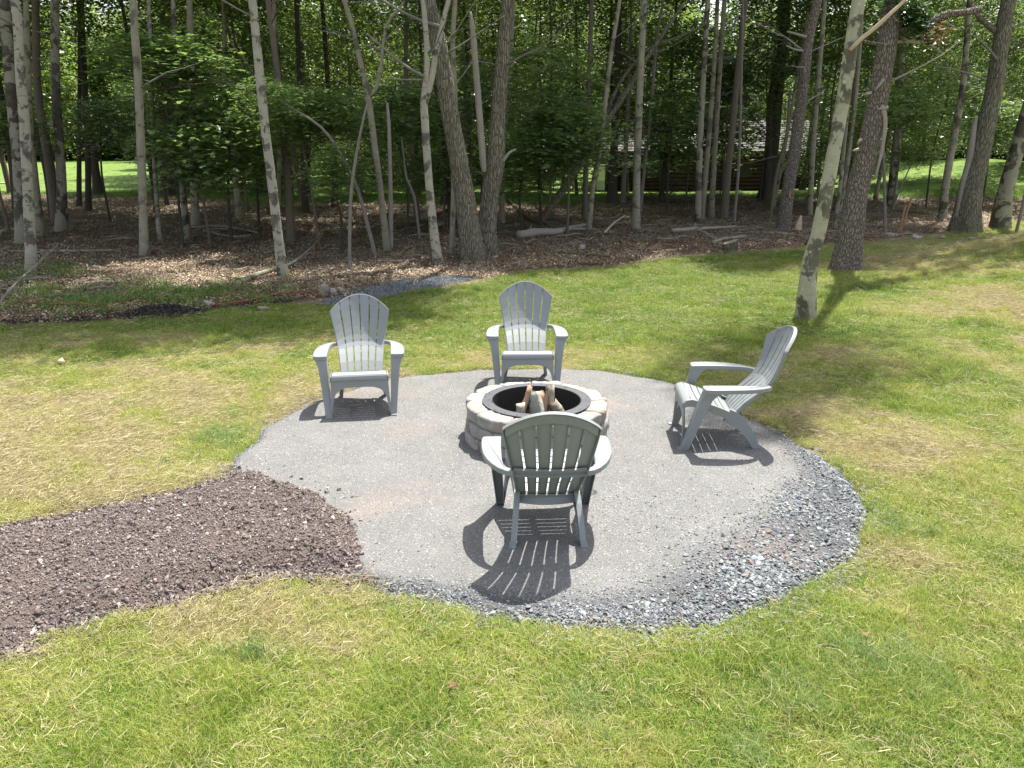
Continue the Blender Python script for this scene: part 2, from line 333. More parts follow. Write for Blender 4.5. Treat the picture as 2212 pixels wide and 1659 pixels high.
# ------------------------------------------------------------------ terrain
def terrain(name, xs, ys, zf, mat, attrs, kind='structure'):
    X, Y = np.meshgrid(xs, ys); Z = zf(X, Y)
    me = fast_mesh(name, np.stack([X.ravel(), Y.ravel(), Z.ravel()], 1), grid_faces(len(xs), len(ys)), mat, True)
    for k, fn in attrs.items():
        a = me.attributes.new(k, 'FLOAT', 'POINT'); a.data.foreach_set('value', fn(X, Y).ravel().astype(np.float32))
    return tag(link(name, me), kind=kind)
def dryness(x, y):                           # how much straw shows in the lawn
    b = .40 + .80 * (fbm(x * .9, y * .9, seed=21) - .5) + .95 * (fbm(x * 2.6, y * 2.6, seed=31) - .5) + .35 * (fbm(x * 7, y * 7, seed=41) - .5)
    left = np.exp(-(((x + 3.2) / 2.6) ** 2 + ((y - 5.1) / 2.2) ** 2)); b = b + .46 * left
    b = b - .12 * np.exp(-(((x - 1.) / 2.5) ** 2 + ((y - 2.6) / .7) ** 2)) + .22 * np.exp(-(((x - 3.4) / 1.2) ** 2 + ((y - 3.4) / 2.6) ** 2)) + .22 * np.exp(-(((x - 5.6) / 1.3) ** 2 + ((y - 9.0) / 1.2) ** 2))
    b = b - .55 * sstep(8.0, 9.2, y + .1 * x) * (1 - sstep(4, 6.5, x)) - .38 * np.exp(-(((x + .6) / 1.0) ** 2 + ((y - 2.4) / .55) ** 2))
    b = b - .05 * np.exp(-(((x - 8.5) / 3.) ** 2 + ((y - 12.) / 2.5) ** 2)) + .20 * np.exp(-(((x - 7.) / 3.5) ** 2 + ((y - 13.9) / .5) ** 2))
    return np.clip(b, 0, 1)
ys = np.concatenate([np.linspace(-12, 6, 40), np.linspace(6.3, 34, 190), np.linspace(34.6, 130, 110), np.linspace(135, 700, 30)])
xs = np.concatenate([np.linspace(-500, -70, 16), np.linspace(-60, -22, 30), np.linspace(-21, 21, 170), np.linspace(22, 60, 36), np.linspace(70, 500, 16)])
def ground_z(X, Y):
    inside = sstep(.05, .5, edge_y(X) - Y) * (1 - sstep(29., 31., np.abs(X)))
    return H(X, Y) - .08 * inside + .05 * (fbm(X * 2.2, Y * 2.2, seed=71) - .5) * (1 - inside) * sstep(0, 1.5, Y - edge_y(X)) * (Y < 60)
def green_f(X, Y):
    g = sstep(32.5, 35.5, Y + 5 * (fbm(X * .12, Y * .12, seed=51) - .5) + 4.5 * sstep(-13, -9, X) * (1 - sstep(2, 5, X)))
    p = .75 * np.exp(-(((X + 5.6) / 2.2) ** 2 + ((Y - 11.3) / 1.1) ** 2)) + .5 * np.exp(-(((X + 8.8) / 1.5) ** 2 + ((Y - 13.5) / 1.2) ** 2))
    p = p + sstep(19, 22, X) * sstep(25, 28, Y)
    return np.clip(g + p * (.4 + fbm(X * 1.5, Y * 1.5, seed=61)), 0, 1)
def soil_f(X, Y):
    return np.clip(sstep(1.3, .5, Y - edge_y(X)) * sstep(-2.6, -3.4, X) * .8, 0, 1)
ground = terrain('ground', xs, ys, ground_z, M['forest'], {'green': green_f, 'soil': soil_f})
u = np.linspace(-1, 1, 301); xl = np.sign(u) * (9 * np.abs(u) + 21 * np.abs(u) ** 3); tv = np.concatenate([np.linspace(0, 1, 301)])
X, Tt = np.meshgrid(xl, tv); YE = edge_y(X); Y = -3 + (YE + 3) * (Tt ** 1.25)
sdp = np.maximum(poly_sd(PAD, X, Y), poly_sd(PATH, X, Y)); sdst = poly_sd(STRIP, X, Y)
Z = H(X, Y) - .05 * sstep(0, .12, sdp) - .03 * sstep(-.02, .1, sdst) + .018 * (fbm(X * 4, Y * 4, seed=81) - .5) * sstep(0, .3, -sdp) - .045 * sstep(.35, 0., YE - Y)
me = fast_mesh('lawn', np.stack([X.ravel(), Y.ravel(), Z.ravel()], 1), grid_faces(301, 301), M['lawn'], True)
a = me.attributes.new('dry', 'FLOAT', 'POINT'); a.data.foreach_set('value', dryness(X, Y).ravel().astype(np.float32))
lawn = tag(link('lawn', me), kind='structure')
def lawn_z(x, y): return H(x, y)
def band_w(x, y):                            # width of the loose gravel band along the pad edge
    a = np.arctan2(y - 4.6, x - .35)
    return .09 + .52 * np.exp(-((a + .85) / .62) ** 2) + .40 * np.exp(-((a + .05) / .55) ** 2) + .18 * np.exp(-((a + 1.9) / .5) ** 2)
def patch(name, P, zf, mat, rings=40, ctr=None):
    P = np.array(P); c = P.mean(0) if ctr is None else np.array(ctr); n = len(P); v = [(c[0], c[1])]
    for i in range(1, rings + 1):
        s = 1 - (1 - i / rings) ** 1.3
        v += [tuple(c + (p - c) * s) for p in P]
    v = np.array(v); z = zf(v[:, 0], v[:, 1])
    f3 = [(0, 1 + k, 1 + (k + 1) % n) for k in range(n)]; f4 = grid_faces(n, rings, True) + 1
    return tag(mesh_obj(name, np.column_stack([v, z]), f3 + [tuple(q) for q in f4], mat, None, True), kind='structure')
def pad_z(x, y):
    s = poly_sd(PAD, x, y); w = band_w(x, y)
    return -.028 + .045 * sstep(-.02, .12, s) + .05 * sstep(0, .5 * w + .01, s) * sstep(w * 1.5 + .15, w * .6, s) * sstep(.3, .7, w) + .012 * (fbm(x * 2.5, y * 2.5, seed=91) - .5)
gp = patch('gravel_pad', PAD, pad_z, M['pad'], 60, (.5, 4.6))
fc_ = np.array([v.co[:2] for v in gp.data.vertices]); fs_ = poly_sd(PAD, fc_[:, 0], fc_[:, 1]); fw_ = band_w(fc_[:, 0], fc_[:, 1])
at_ = gp.data.attributes.new('fines', 'FLOAT', 'POINT'); at_.data.foreach_set('value', (sstep(1.0, .45, fs_ / fw_) * .9).astype(np.float32))
def path_z(x, y):
    s = poly_sd(PATH, x, y); return -.03 + .11 * sstep(0, .28, s) + .035 * (fbm(x * 3.5, y * 3.5, seed=95) - .5)
Pc = (-2.4, 3.6)
patch('brown_path', PATH, path_z, M['path'], 46, Pc)
def strip_z(x, y): return H(x, y) + .012 * sstep(0, .2, poly_sd(STRIP, x, y)) - .004
patch('gravel_strip', STRIP, strip_z, M['gravel'], 8)

# ------------------------------------------------------------------ scattered stuff (instanced)
def source(name, meshes):
    c = bpy.data.collections.new(name)
    for i, m in enumerate(meshes): c.objects.link(bpy.data.objects.new('%s_%02d' % (name, i), m))
    return c
def scatter(name, P, rot, scl, tint, vid, col, label=None):
    n = len(P); me = bpy.data.meshes.new(name); me.vertices.add(n); me.vertices.foreach_set('co', np.asarray(P, np.float32).ravel())
    a = me.attributes.new('rot', 'FLOAT_VECTOR', 'POINT'); a.data.foreach_set('vector', np.asarray(rot, np.float32).ravel())
    a = me.attributes.new('scl', 'FLOAT_VECTOR', 'POINT'); a.data.foreach_set('vector', (np.asarray(scl, np.float32) if np.ndim(scl) == 2 else np.repeat(np.asarray(scl, np.float32)[:, None], 3, 1)).ravel())
    a = me.attributes.new('tint', 'FLOAT', 'POINT'); a.data.foreach_set('value', np.asarray(tint, np.float32))
    a = me.attributes.new('vid', 'INT', 'POINT'); a.data.foreach_set('value', np.asarray(vid, np.int32))
    o = link(name, me); tag(o, label, kind='stuff')
    ng = bpy.data.node_groups.new(name + '_nodes', 'GeometryNodeTree')
    ng.interface.new_socket('Geometry', in_out='INPUT', socket_type='NodeSocketGeometry'); ng.interface.new_socket('Geometry', in_out='OUTPUT', socket_type='NodeSocketGeometry')
    N = ng.nodes; L = ng.links; gi = N.new('NodeGroupInput'); go = N.new('NodeGroupOutput')
    ip = N.new('GeometryNodeInstanceOnPoints'); ci = N.new('GeometryNodeCollectionInfo'); ci.inputs['Collection'].default_value = col
    ci.inputs['Separate Children'].default_value = True; ci.inputs['Reset Children'].default_value = True
    def na(nm, ty):
        q = N.new('GeometryNodeInputNamedAttribute'); q.data_type = ty; q.inputs['Name'].default_value = nm; return q.outputs['Attribute']
    L.new(gi.outputs[0], ip.inputs['Points']); L.new(ci.outputs[0], ip.inputs['Instance']); ip.inputs['Pick Instance'].default_value = True
    L.new(na('vid', 'INT'), ip.inputs['Instance Index']); L.new(na('rot', 'FLOAT_VECTOR'), ip.inputs['Rotation']); L.new(na('scl', 'FLOAT_VECTOR'), ip.inputs['Scale'])
    L.new(ip.outputs[0], go.inputs[0])
    md = o.modifiers.new('scatter', 'NODES'); md.node_group = ng
    return o
def tuft(nb, rad, h0, h1, w, lean, mat, name, flop=0.):
    vs = []; fs = []
    for _ in range(nb):
        a = random.uniform(0, 6.283); r = rad * math.sqrt(random.random()); bx, by = r * math.cos(a), r * math.sin(a)
        hh = random.uniform(h0, h1); th = random.uniform(0, 6.283); ln = random.uniform(.1, 1) * lean; dx, dy = math.cos(th), math.sin(th)
        ww = w * random.uniform(.7, 1.3); sx, sy = -dy * ww / 2, dx * ww / 2; k = len(vs)
        for j, tt in enumerate((0, .4, .75, 1.)):
            off = ln * hh * tt * tt * 1.2; z = hh * (tt - .35 * ln * tt * tt) ; q = 1 - tt * .95
            x, y = bx + dx * off, by + dy * off
            vs += [(x - sx * q, y - sy * q, max(z, .001) - .004), (x + sx * q, y + sy * q, max(z, .001) - .004)]
        fs += [(k, k + 1, k + 3, k + 2), (k + 2, k + 3, k + 5, k + 4), (k + 4, k + 5, k + 7, k + 6)]
    return fast_mesh(name, vs, fs, mat)
def strands(nb, rad, l0, l1, w, mat, name):
    vs = []; fs = []
    for _ in range(nb):
        a = random.uniform(0, 6.283); r = rad * math.sqrt(random.random()); c = Vector((r * math.cos(a), r * math.sin(a), random.uniform(.008, .035)))
        L = random.uniform(l0, l1); th = random.uniform(0, 6.283); d = Vector((math.cos(th), math.sin(th), random.uniform(-.12, .12))); sd_ = Vector((-d.y, d.x, 0)) * w * random.uniform(.6, 1.4) / 2
        bend = Vector((-d.y, d.x, .2)) * random.uniform(-.12, .12) * L; k = len(vs)
        for tt in (-1, -.33, .33, 1):
            p = c + d * L * tt / 2 + bend * (1 - tt * tt); p.z = max(p.z, .003); vs += [p - sd_, p + sd_ + Vector((0, 0, .0012))]
        fs += [(k, k + 1, k + 3, k + 2), (k + 2, k + 3, k + 5, k + 4), (k + 4, k + 5, k + 7, k + 6)]
    return fast_mesh(name, vs, fs, mat)
def rockmesh(name, mat, flat=.6, rough=.3, sub=0):
    import bmesh
    bm = bmesh.new(); bmesh.ops.create_icosphere(bm, subdivisions=1 + sub, radius=.5)
    q = [Vector((random.gauss(0, 1), random.gauss(0, 1), random.gauss(0, 1))).normalized() for _ in range(7)]
    for v in bm.verts:
        c = v.co.copy(); m = 1.0
        for d in q: m = min(m, (.30 + rough * .4) / max(.05, c.normalized().dot(d)))
        v.co = c * (m * random.uniform(1 - rough * .3, 1 + rough * .3)); v.co.z *= flat; v.co.x *= 1.15
    me = bpy.data.meshes.new(name); bm.to_mesh(me); bm.free(); me.materials.append(mat); return me
def pts_polar(dens, d0, d1, half=.74, n_try=400000):   # candidates inside the widened view wedge, density dens(d) per m2
    out = []; ds = np.linspace(d0, d1, 60)
    for a, b in zip(ds[:-1], ds[1:]):
        wdt = half * b + .6; n = rng.poisson(dens((a + b) / 2) * (b - a) * 2 * wdt); out.append(np.column_stack([rng.uniform(-wdt, wdt, n), rng.uniform(a, b, n)]))
    return np.concatenate(out)
gt = [tuft(20, .045, .018, .042, .0026, 1.4, M['grass'], 'tuft') for _ in range(5)] + [tuft(22, .045, .028, .06, .0027, 1.1, M['grass'], 'tuft') for _ in range(3)]
Cg = source('tuft_source', gt); Cb = source('blue_tuft_source', [tuft(26, .05, .05, .10, .0034, .9, M['bluegrass'], 'tuft') for _ in range(4)])
Cs = source('straw_source', [strands(18, .10, .02, .06, .0012, M['straw'], 'strands') for _ in range(5)] + [strands(3, .12, .07, .17, .0016, M['straw'], 'strands')])
P = pts_polar(lambda d: 1500 * min(1, (4. / d)) ** 1.15, 1.9, 24)
x, y = P[:, 0], P[:, 1]; sdm = np.maximum(poly_sd(PAD, x, y), poly_sd(PATH, x, y)); edge = edge_y(x) - y
dr = dryness(x, y); keep = (sdm < .015 + .05 * (fbm(x * 9, y * 9, seed=7) - .5)) & (edge > .02 + .5 * rng.random(len(x)) * (fbm(x * 2, y * 2, seed=8))) & (poly_sd(STRIP, x, y) < .03) & (rng.random(len(x)) > (dr - .45) * .8)
P = P[keep]; x, y = P[:, 0], P[:, 1]; dr = dr[keep]; n = len(x); lush = 1 - dr
tn = np.clip(.13 + .90 * dr + .50 * (fbm(x * 1.6, y * 1.6, seed=14) - .5) + rng.normal(0, .09, n), 0, 1)
sc = (.62 + .6 * lush) * rng.uniform(.75, 1.25, n) * (1 + .02 * y)
vid = np.where((fbm(x * 2.2, y * 2.2, seed=17) > .56), rng.integers(5, 8, n), rng.integers(0, 5, n))
scatter('lawn_grass', np.column_stack([x, y, lawn_z(x, y)]), np.column_stack([rng.normal(0, .12, n), rng.normal(0, .12, n), rng.uniform(0, 6.28, n)]), sc, tn, vid, Cg)
P = pts_polar(lambda d: 700 * min(1, 4. / d), 1.9, 6.5); x, y = P[:, 0], P[:, 1]
sdm = np.maximum(poly_sd(PAD, x, y), poly_sd(PATH, x, y))
k = (fbm(x * 1.7 + 3, y * 1.7, seed=23) > .66 + .10 * rng.random(len(x))) & (sdm < -.03) & (dryness(x, y) < .6); P = P[k]; x, y = P[:, 0], P[:, 1]; n = len(x)
scatter('blue_green_grass', np.column_stack([x, y, lawn_z(x, y)]), np.column_stack([rng.normal(0, .15, n), rng.normal(0, .15, n), rng.uniform(0, 6.28, n)]), rng.uniform(.6, 1.05, n), rng.random(n), rng.integers(0, 4, n), Cb)
P = pts_polar(lambda d: 620 * min(1, (4.5 / d)) ** .9, 1.9, 22); x, y = P[:, 0], P[:, 1]; sdm = np.maximum(poly_sd(PAD, x, y), poly_sd(PATH, x, y)); edge = edge_y(x) - y
dr = dryness(x, y); k = (sdm < .0) & (edge > .05) & (rng.random(len(x)) < .20 + 1.0 * sstep(.42, 1.0, dr)) & (poly_sd(STRIP, x, y) < .0); P = P[k]; x, y = P[:, 0], P[:, 1]; n = len(x)
scatter('straw_mulch', np.column_stack([x, y, lawn_z(x, y) - .004 + .020 * rng.random(n)]), np.column_stack([rng.normal(0, .1, n), rng.normal(0, .1, n), rng.uniform(0, 6.28, n)]), rng.uniform(.7, 1.3, n) * (1 + .015 * y), rng.random(n), np.where(rng.random(n) < .012, 5, rng.integers(0, 5, n)), Cs)
# gravel on the pad
Cr = source('gravel_source', [rockmesh('stone', M['gravel'], random.uniform(.35, .7), .35) for _ in range(8)])
lo, hi = PAD.min(0) - .25, PAD.max(0) + .25
def in_box(n): return rng.uniform(lo[0], hi[0], n), rng.uniform(lo[1], hi[1], n)
x, y = in_box(520000); s = poly_sd(PAD, x, y); w = band_w(x, y)
pr = np.where(s > 0, .075 +  np.clip(1.15 - (np.maximum(s, 0) / w) ** 1.6, 0, 1) + .012 + .08 * np.clip(fbm(x * 1.3, y * 1.3, seed=33) - .52, 0, 1), np.exp(s / .05) * .7 * (s > -.3))
sp = poly_sd(PATH, x, y); k = (rng.random(len(x)) < pr) & (np.hypot(x - PC[0], y - PC[1]) > .56) & (sp < .0) & (rng.random(len(x)) < np.where(s > w, .9, .22 + .75 * sstep(.40, .62, fbm(x * 2.3, y * 2.3, seed=37)) + .3 * (s < .1))); x, y, s, w = x[k], y[k], s[k], w[k]; n = len(x)
near = sstep(1.4, .2, s / w); size = (.005 + .0066 * near) * np.exp(rng.normal(0, .42, n)); size = np.clip(size * (.75 + .5 * sstep(.2, .7, w)), .004, .05)
z = np.where(s > 0, pad_z(x, y), 0.) + size * .15
scatter('loose_gravel', np.column_stack([x, y, z]), np.column_stack([rng.normal(0, .4, n), rng.normal(0, .4, n), rng.uniform(0, 6.28, n)]), size * 1.35, rng.random(n), rng.integers(0, 8, n), Cr)
# crumbs in the brown path
Cc = source('clod_source', [rockmesh('clod', M['clod'], random.uniform(.6, .9), .35) for _ in range(8)])
lo, hi = PATH.min(0) - .1, PATH.max(0) + .1; lo[0] = max(lo[0], -3.9)
x, y = in_box(210000); s = poly_sd(PATH, x, y) + .05 * (fbm(x * 8, y * 8, seed=35) - .5); k = (rng.random(len(x)) < np.where(s > 0, .85, np.exp(s / .06) * .4)); x, y, s = x[k], y[k], s[k]; n = len(x)
size = np.clip(.0072 * np.exp(rng.normal(0, .58, n)) * (1 + .5 * np.exp(-(s / .12) ** 2)), .004, .045)
scatter('brown_crumbs', np.column_stack([x, y, np.maximum(path_z(x, y), .0) + size * .2]), rng.uniform(-3, 3, (n, 3)), size * 1.2, rng.random(n), rng.integers(0, 8, n), Cc)
# strip of fine gravel and heap of mulch at the wood edge
lo, hi = STRIP.min(0) - .2, STRIP.max(0) + .2; x, y = in_box(26000); k = poly_sd(STRIP, x, y) + .2 * (fbm(x * 2, y * 2, seed=3) - .5) > 0; x, y = x[k], y[k]; n = len(x)
scatter('edge_gravel', np.column_stack([x, y, H(x, y) + .014]), rng.uniform(-3, 3, (n, 3)), rng.uniform(.012, .034, n), rng.random(n), rng.integers(0, 8, n), Cr)
# forest litter
def litter_mesh(nb, rad, l, name):
    vs = []; fs = []
    for _ in range(nb):
        a = random.uniform(0, 6.283); r = rad * math.sqrt(random.random()); c = Vector((r * math.cos(a), r * math.sin(a), random.uniform(0, .03)))
        th = random.uniform(0, 6.283); d = Vector((math.cos(th), math.sin(th), random.uniform(-.4, .4))); e = d.cross(Vector((random.uniform(-.5, .5), random.uniform(-.5, .5), 1))).normalized(); L = l * random.uniform(.6, 1.4); k = len(vs)
        vs += [c - d * L / 2, c + e * L * .32 + Vector((0, 0, .012)), c + d * L / 2, c - e * L * .32 + Vector((0, 0, .012))]; fs += [(k, k + 1, k + 2, k + 3)]
    return fast_mesh(name, vs, fs, M['litter'])
Cl = source('litter_source', [litter_mesh(52, .25, .034, 'litter') for _ in range(5)])
P = pts_polar(lambda d: 70 * min(1, (14. / d) ** .8), 9.0, 36, .8); x, y = P[:, 0], P[:, 1]; k = (y > edge_y(x) + .1 + .3 * rng.random(len(x))) & (poly_sd(STRIP, x, y) < 0) & (green_f(x, y) < rng.random(len(x)) + .15)
x, y = x[k], y[k]; n = len(x)
scatter('leaf_litter', np.column_stack([x, y, ground_z(x, y) + .005]), np.column_stack([rng.normal(0, .1, n), rng.normal(0, .1, n), rng.uniform(0, 6.28, n)]), rng.uniform(.7, 1.3, n), rng.random(n), rng.integers(0, 5, n), Cl)
# grass in the woods' edge and far lawns
Cw = source('weed_source', [tuft(40, .13, .05, .16, .011, 1.0, M['weed'], 'weed') for _ in range(4)])
P = pts_polar(lambda d: 90 * min(1, (14. / d) ** .9), 9.5, 36, .72); x, y = P[:, 0], P[:, 1]; k = (y > edge_y(x)) & (rng.random(len(x)) < green_f(x, y) * 1.1 - .12 + .01); x, y = x[k], y[k]; n = len(x)
scatter('shade_grass', np.column_stack([x, y, ground_z(x, y)]), np.column_stack([0 * x, 0 * x, rng.uniform(0, 6.28, n)]), rng.uniform(.6, 1.1, n) * (1 + .012 * y), rng.random(n), rng.integers(0, 4, n), Cw)

# ------------------------------------------------------------------ chairs
def interp(z, tab): return float(np.interp(z, [q[0] for q in tab], [q[1] for q in tab]))
YB = [(.225, -.085), (.27, -.115), (.33, -.165), (.39, -.225), (.45, -.29), (.50, -.335), (.56, -.372), (.65, -.415), (.75, -.455), (.85, -.49), (.92, -.512)]
WB = [(.225, .172), (.30, .178), (.40, .188), (.50, .204), (.60, .224), (.70, .244), (.77, .256), (.92, .262)]
def back_pt(x, z, off=0.):                   # point of the seat back; off = distance behind its front face
    y = interp(z, YB) + (.030 + .045 * sstep(.35, .85, z)) * (x / .256) ** 2
    s = (interp(z + .01, YB) - interp(z - .01, YB)) / .02; n = Vector((0, -1, s)).normalized()
    return Vector((x, y, z)) + Vector((0, -1 / math.sqrt(1 + s * s), s / math.sqrt(1 + s * s))) * off
def ztop(x): return .765 + .128 * max(0, 1 - (abs(x) / .257) ** 1.95) ** .92
def back_edge(sx, k=1.0):
    return [back_pt(sx * interp(z, WB) * k, z) for z in np.linspace(.225, .765, 14)]
def make_chair():
    m = M['plastic']; root = empty('adirondack_chair', (0, 0, 0))
    for i in range(6):                       # back slats, open slots between them below and above the brace
        rings = []
        rows = sorted(set([0., .055, .06, .1, .2, .3, .36, .365, .41, .415, .5, .6, .7, .8, .86, .885, .889, .93, .965, .985, 1.]))
        for tt in rows:
            open_ = (.055 < tt < .365) or (.41 < tt < .889)
            g = .0053 if (.058 <= tt <= .362 or .413 <= tt <= .887) else .0005
            if tt >= .965: g = .004
            fr = lambda q, zz: interp(zz, WB) * (-1 + q / 3.0)
            pts = []
            for q, side in ((i, 1), (i + .33, 0), (i + .67, 0), (i + 1, -1)):
                xx = fr(q, .225 + tt * .6)
                for _ in range(2):
                    zz = .225 + tt * (ztop(xx) - .225); xx = fr(q, zz)
                gg = g if not ((q == 0) or (q == 6)) else 0
                pts.append((xx + side * gg, zz))
            bul = .006 * math.sin(math.pi * min(1, tt / .38)) if tt < .38 else 0
            (x0, z0), (x1, z1), (x2, z2), (x3, z3) = pts
            dp = .013
            rings.append([back_pt(x0, z0, .0015 - bul), back_pt(x0 + .002, z0, -bul), back_pt(x1, z1, -bul), back_pt(x2, z2, -bul), back_pt(x3 - .002, z3, -bul), back_pt(x3, z3, .0015 - bul), back_pt(x3, z3, dp), back_pt(x3 - .003, z3, dp), back_pt(x3 - .003, z3, .004), back_pt(x0 + .003, z0, .004), back_pt(x0 + .003, z0, dp), back_pt(x0, z0, dp)])
        v, f = loft(rings); mesh_obj('back_slat', v, f, m, root, False)
    # rim flange that runs up one side, over the arch and down the other
    out = []
    for z in np.linspace(.225, .765, 14): out.append((-interp(z, WB), z))
    for xx in np.linspace(-.252, .252, 25): out.append((xx, ztop(xx)))
    for z in np.linspace(.765, .225, 14): out.append((interp(z, WB), z))
    rings = []
    for i, (xx, z) in enumerate(out):
        a = out[max(i - 1, 0)]; b = out[min(i + 1, len(out) - 1)]; tx, tz = b[0] - a[0], b[1] - a[1]; L = math.hypot(tx, tz); nx, nz = -tz / L, tx / L
        p = lambda w, o: back_pt(xx + nx * w, z + nz * w, o)
        rings.append([p(-.001, -.001), p(.004, .001), p(.0055, .008), p(.0055, .026), p(.0015, .026), p(-.001, .012)])
    v, f = loft(rings); mesh_obj('back_rim', v, f, m, root, False)
    b = MB()                                 # arched band behind the slat tops
    rr = []
    for xx in np.linspace(-.245, .245, 21):
        zt = ztop(xx * 1.0) - .006; zb = zt - .052; rr.append([back_pt(xx, zt, .0135), back_pt(xx, zb, .0135), back_pt(xx, zb, .017), back_pt(xx, zt, .017)])
    b.add(*loft(rr)); 
    b.build('back_band', m, root)
    b = MB(); rr = []                        # brace across the middle of the back
    for xx in np.linspace(-.200, .200, 13):
        rr.append([back_pt(xx, .522, .0135), back_pt(xx, .478, .0135), back_pt(xx, .478, .034), back_pt(xx, .484, .034), back_pt(xx, .484, .018), back_pt(xx, .516, .018), back_pt(xx, .516, .026), back_pt(xx, .522, .026)])
    b.add(*loft(rr)); b.build('back_brace', m, root)
    b = MB(); rr = []
    for xx in np.linspace(-.170, .170, 9):
        dz = .018 * (1 - (xx / .17) ** 2); rr.append([back_pt(xx, .262, .0135), back_pt(xx, .226, .0135), Vector((xx, -.125, .205 - dz)), Vector((xx, -.135, .212 - dz)), back_pt(xx, .240, .020), back_pt(xx, .262, .020)])
    b.add(*loft(rr)); b.build('lower_rail', m, root)
    # seat slats
    SPROF = [(.300, .325), (.296, .352), (.285, .368), (.262, .379), (.235, .383), (.19, .372), (.12, .350), (.05, .326), (-.02, .297), (-.09, .262)]
    L = [0]
    for a, c in zip(SPROF[:-1], SPROF[1:]): L.append(L[-1] + math.hypot(c[0] - a[0], c[1] - a[1]))
    sp = lambda s: (float(np.interp(s, L, [q[0] for q in SPROF])), float(np.interp(s, L, [q[1] for q in SPROF])))
    hw = lambda y: float(np.interp(y, [-.1, .3], [.172, .228]))
    cuts = [0.0, .098, .154, .210, .266, .322, .378, L[-1]]
    for i in range(7):
        a, c = cuts[i] + .0032, cuts[i + 1] - .0032; sec = []
        for s in np.linspace(a, c, 7 if i == 0 else 3): sec.append(sp(s))
        rings = []
        for xx in (-1, -.985, -.5, 0, .5, .985, 1):
            dz = .008 * (1 - xx * xx) * (0 if i == 0 else 1); top = [Vector((xx * hw(q[0]), q[0], q[1] - dz - (.004 if abs(xx) == 1 else 0))) for q in sec]
            bot = [p + Vector((0, -.002 if i else -.010, -.011)) for p in reversed(top)]; rings.append(top + bot)
        v, f = loft(rings); mesh_obj('seat_slat', v, f, m, root, False)
    b = MB(); rings = []
    for s in np.linspace(.05, L[-1] - .01, 9):
        y_, z_ = sp(s); rings.append([(-.018, y_, z_ - .0195), (.018, y_, z_ - .0195), (.018, y_, z_ - .036), (-.018, y_, z_ - .036)])
    b.add(*loft(rings)); b.build('seat_spine', m, root)
    for sx in (-1, 1):                       # side rails under the seat edge, sweeping into the rear legs
        rings = []
        for s in np.linspace(.03, L[-1], 12):
            y_, z_ = sp(s); x_ = hw(y_) + .002; dpt = .052 + .018 * s / L[-1]; zt = z_ + .004
            rings.append([(sx * (x_ - .0), y_, zt), (sx * (x_ + .009), y_, zt - .003), (sx * (x_ + .011), y_, zt - dpt), (sx * (x_ + .005), y_, zt - dpt), (sx * (x_ + .003), y_, zt - .012)])
        v, f = loft(rings); mesh_obj('side_rail', v, f, m, root, False)
        # rear leg: a curved channel, wide at the hip and narrow at the foot
        path = [(-.045, .250, .105), (-.100, .225, .108), (-.150, .188, .092), (-.195, .140, .078), (-.232, .085, .066), (-.260, .035, .056), (-.272, .0, .050)]
        rings = []
        for j, (yc, zc, wd) in enumerate(path):
            a = path[max(j - 1, 0)]; c = path[min(j + 1, len(path) - 1)]; tx, tz = c[0] - a[0], c[1] - a[1]; l = math.hypot(tx, tz); ny, nz = tz / l, -tx / l
            if j == len(path) - 1: ny, nz = -1, 0
            xo = .184 + .036 * j / 6; xi = xo - .034
            P1 = lambda w, x_: (sx * x_, yc + ny * w, zc + nz * w)
            rings.append([P1(-wd / 2, xo - .001), P1(-wd / 2, xi), P1(-wd / 2 + .004, xi), P1(-wd / 2 + .004, xo - .004), P1(wd / 2 - .004, xo - .004), P1(wd / 2 - .004, xi), P1(wd / 2, xi), P1(wd / 2, xo)])
        v, f = loft(rings); leg = mesh_obj('leg', v, f, m, root, False)
        MB().box((sx * .203, -.272, .006), (.040, .060, .012)).build('foot', m, leg)
        # front leg: tapering channel from arm to foot
        rings = []
        for j, tt in enumerate((0, .15, .4, .7, .93, 1.)):
            z_ = .487 * (1 - tt); yf = .158 + (.300 - .158) * tt ** .92; wy = .088 - .030 * tt; xo = .352 - .062 * tt ** .7; xi = .266 - .024 * tt
            if j == 0: wy = .115; xo = .366
            rings.append([(sx * xi, yf, z_), (sx * xo, yf - .004, z_), (sx * (xo + .003), yf - .008, z_), (sx * (xo + .003), yf - wy, z_), (sx * (xo - .002), yf - wy, z_), (sx * (xo - .002), yf - .010, z_), (sx * (xi + .004), yf - .006, z_), (sx * (xi + .004), yf - wy * .9, z_), (sx * xi, yf - wy * .9, z_)])
        v, f = loft(rings); leg = mesh_obj('leg', v, f, m, root, False)
        MB().box((sx * .268, .296, .008), (.052, .046, .016)).build('foot', m, leg)
        # arm: paddle with a straight inner edge and a curved outer edge
        ol = [(.262, .166), (.300, .170), (.345, .168), (.372, .158), (.379, .120), (.380, .040), (.376, -.040), (.366, -.115), (.347, -.185), (.318, -.250), (.280, -.305), (.240, -.338), (.205, -.348), (.196, -.330), (.213, -.312), (.236, -.292), (.252, -.258), (.260, -.200), (.264, -.05), (.264, .10)]
        za = lambda y_: .514 - .012 * abs((y_ + .05) / .25) ** 2 * .6 - .004
        def ring(k, dz):
            cx = sum(p[0] for p in ol) / len(ol); cy = sum(p[1] for p in ol) / len(ol); o_ = []
            for j, (a, c) in enumerate(ol):
                p0 = ol[j - 1]; p1 = ol[(j + 1) % len(ol)]; tx, ty = p1[0] - p0[0], p1[1] - p0[1]; l = math.hypot(tx, ty); o_.append((sx * (a + ty / l * k), c - tx / l * k, za(c) + dz))
            return o_
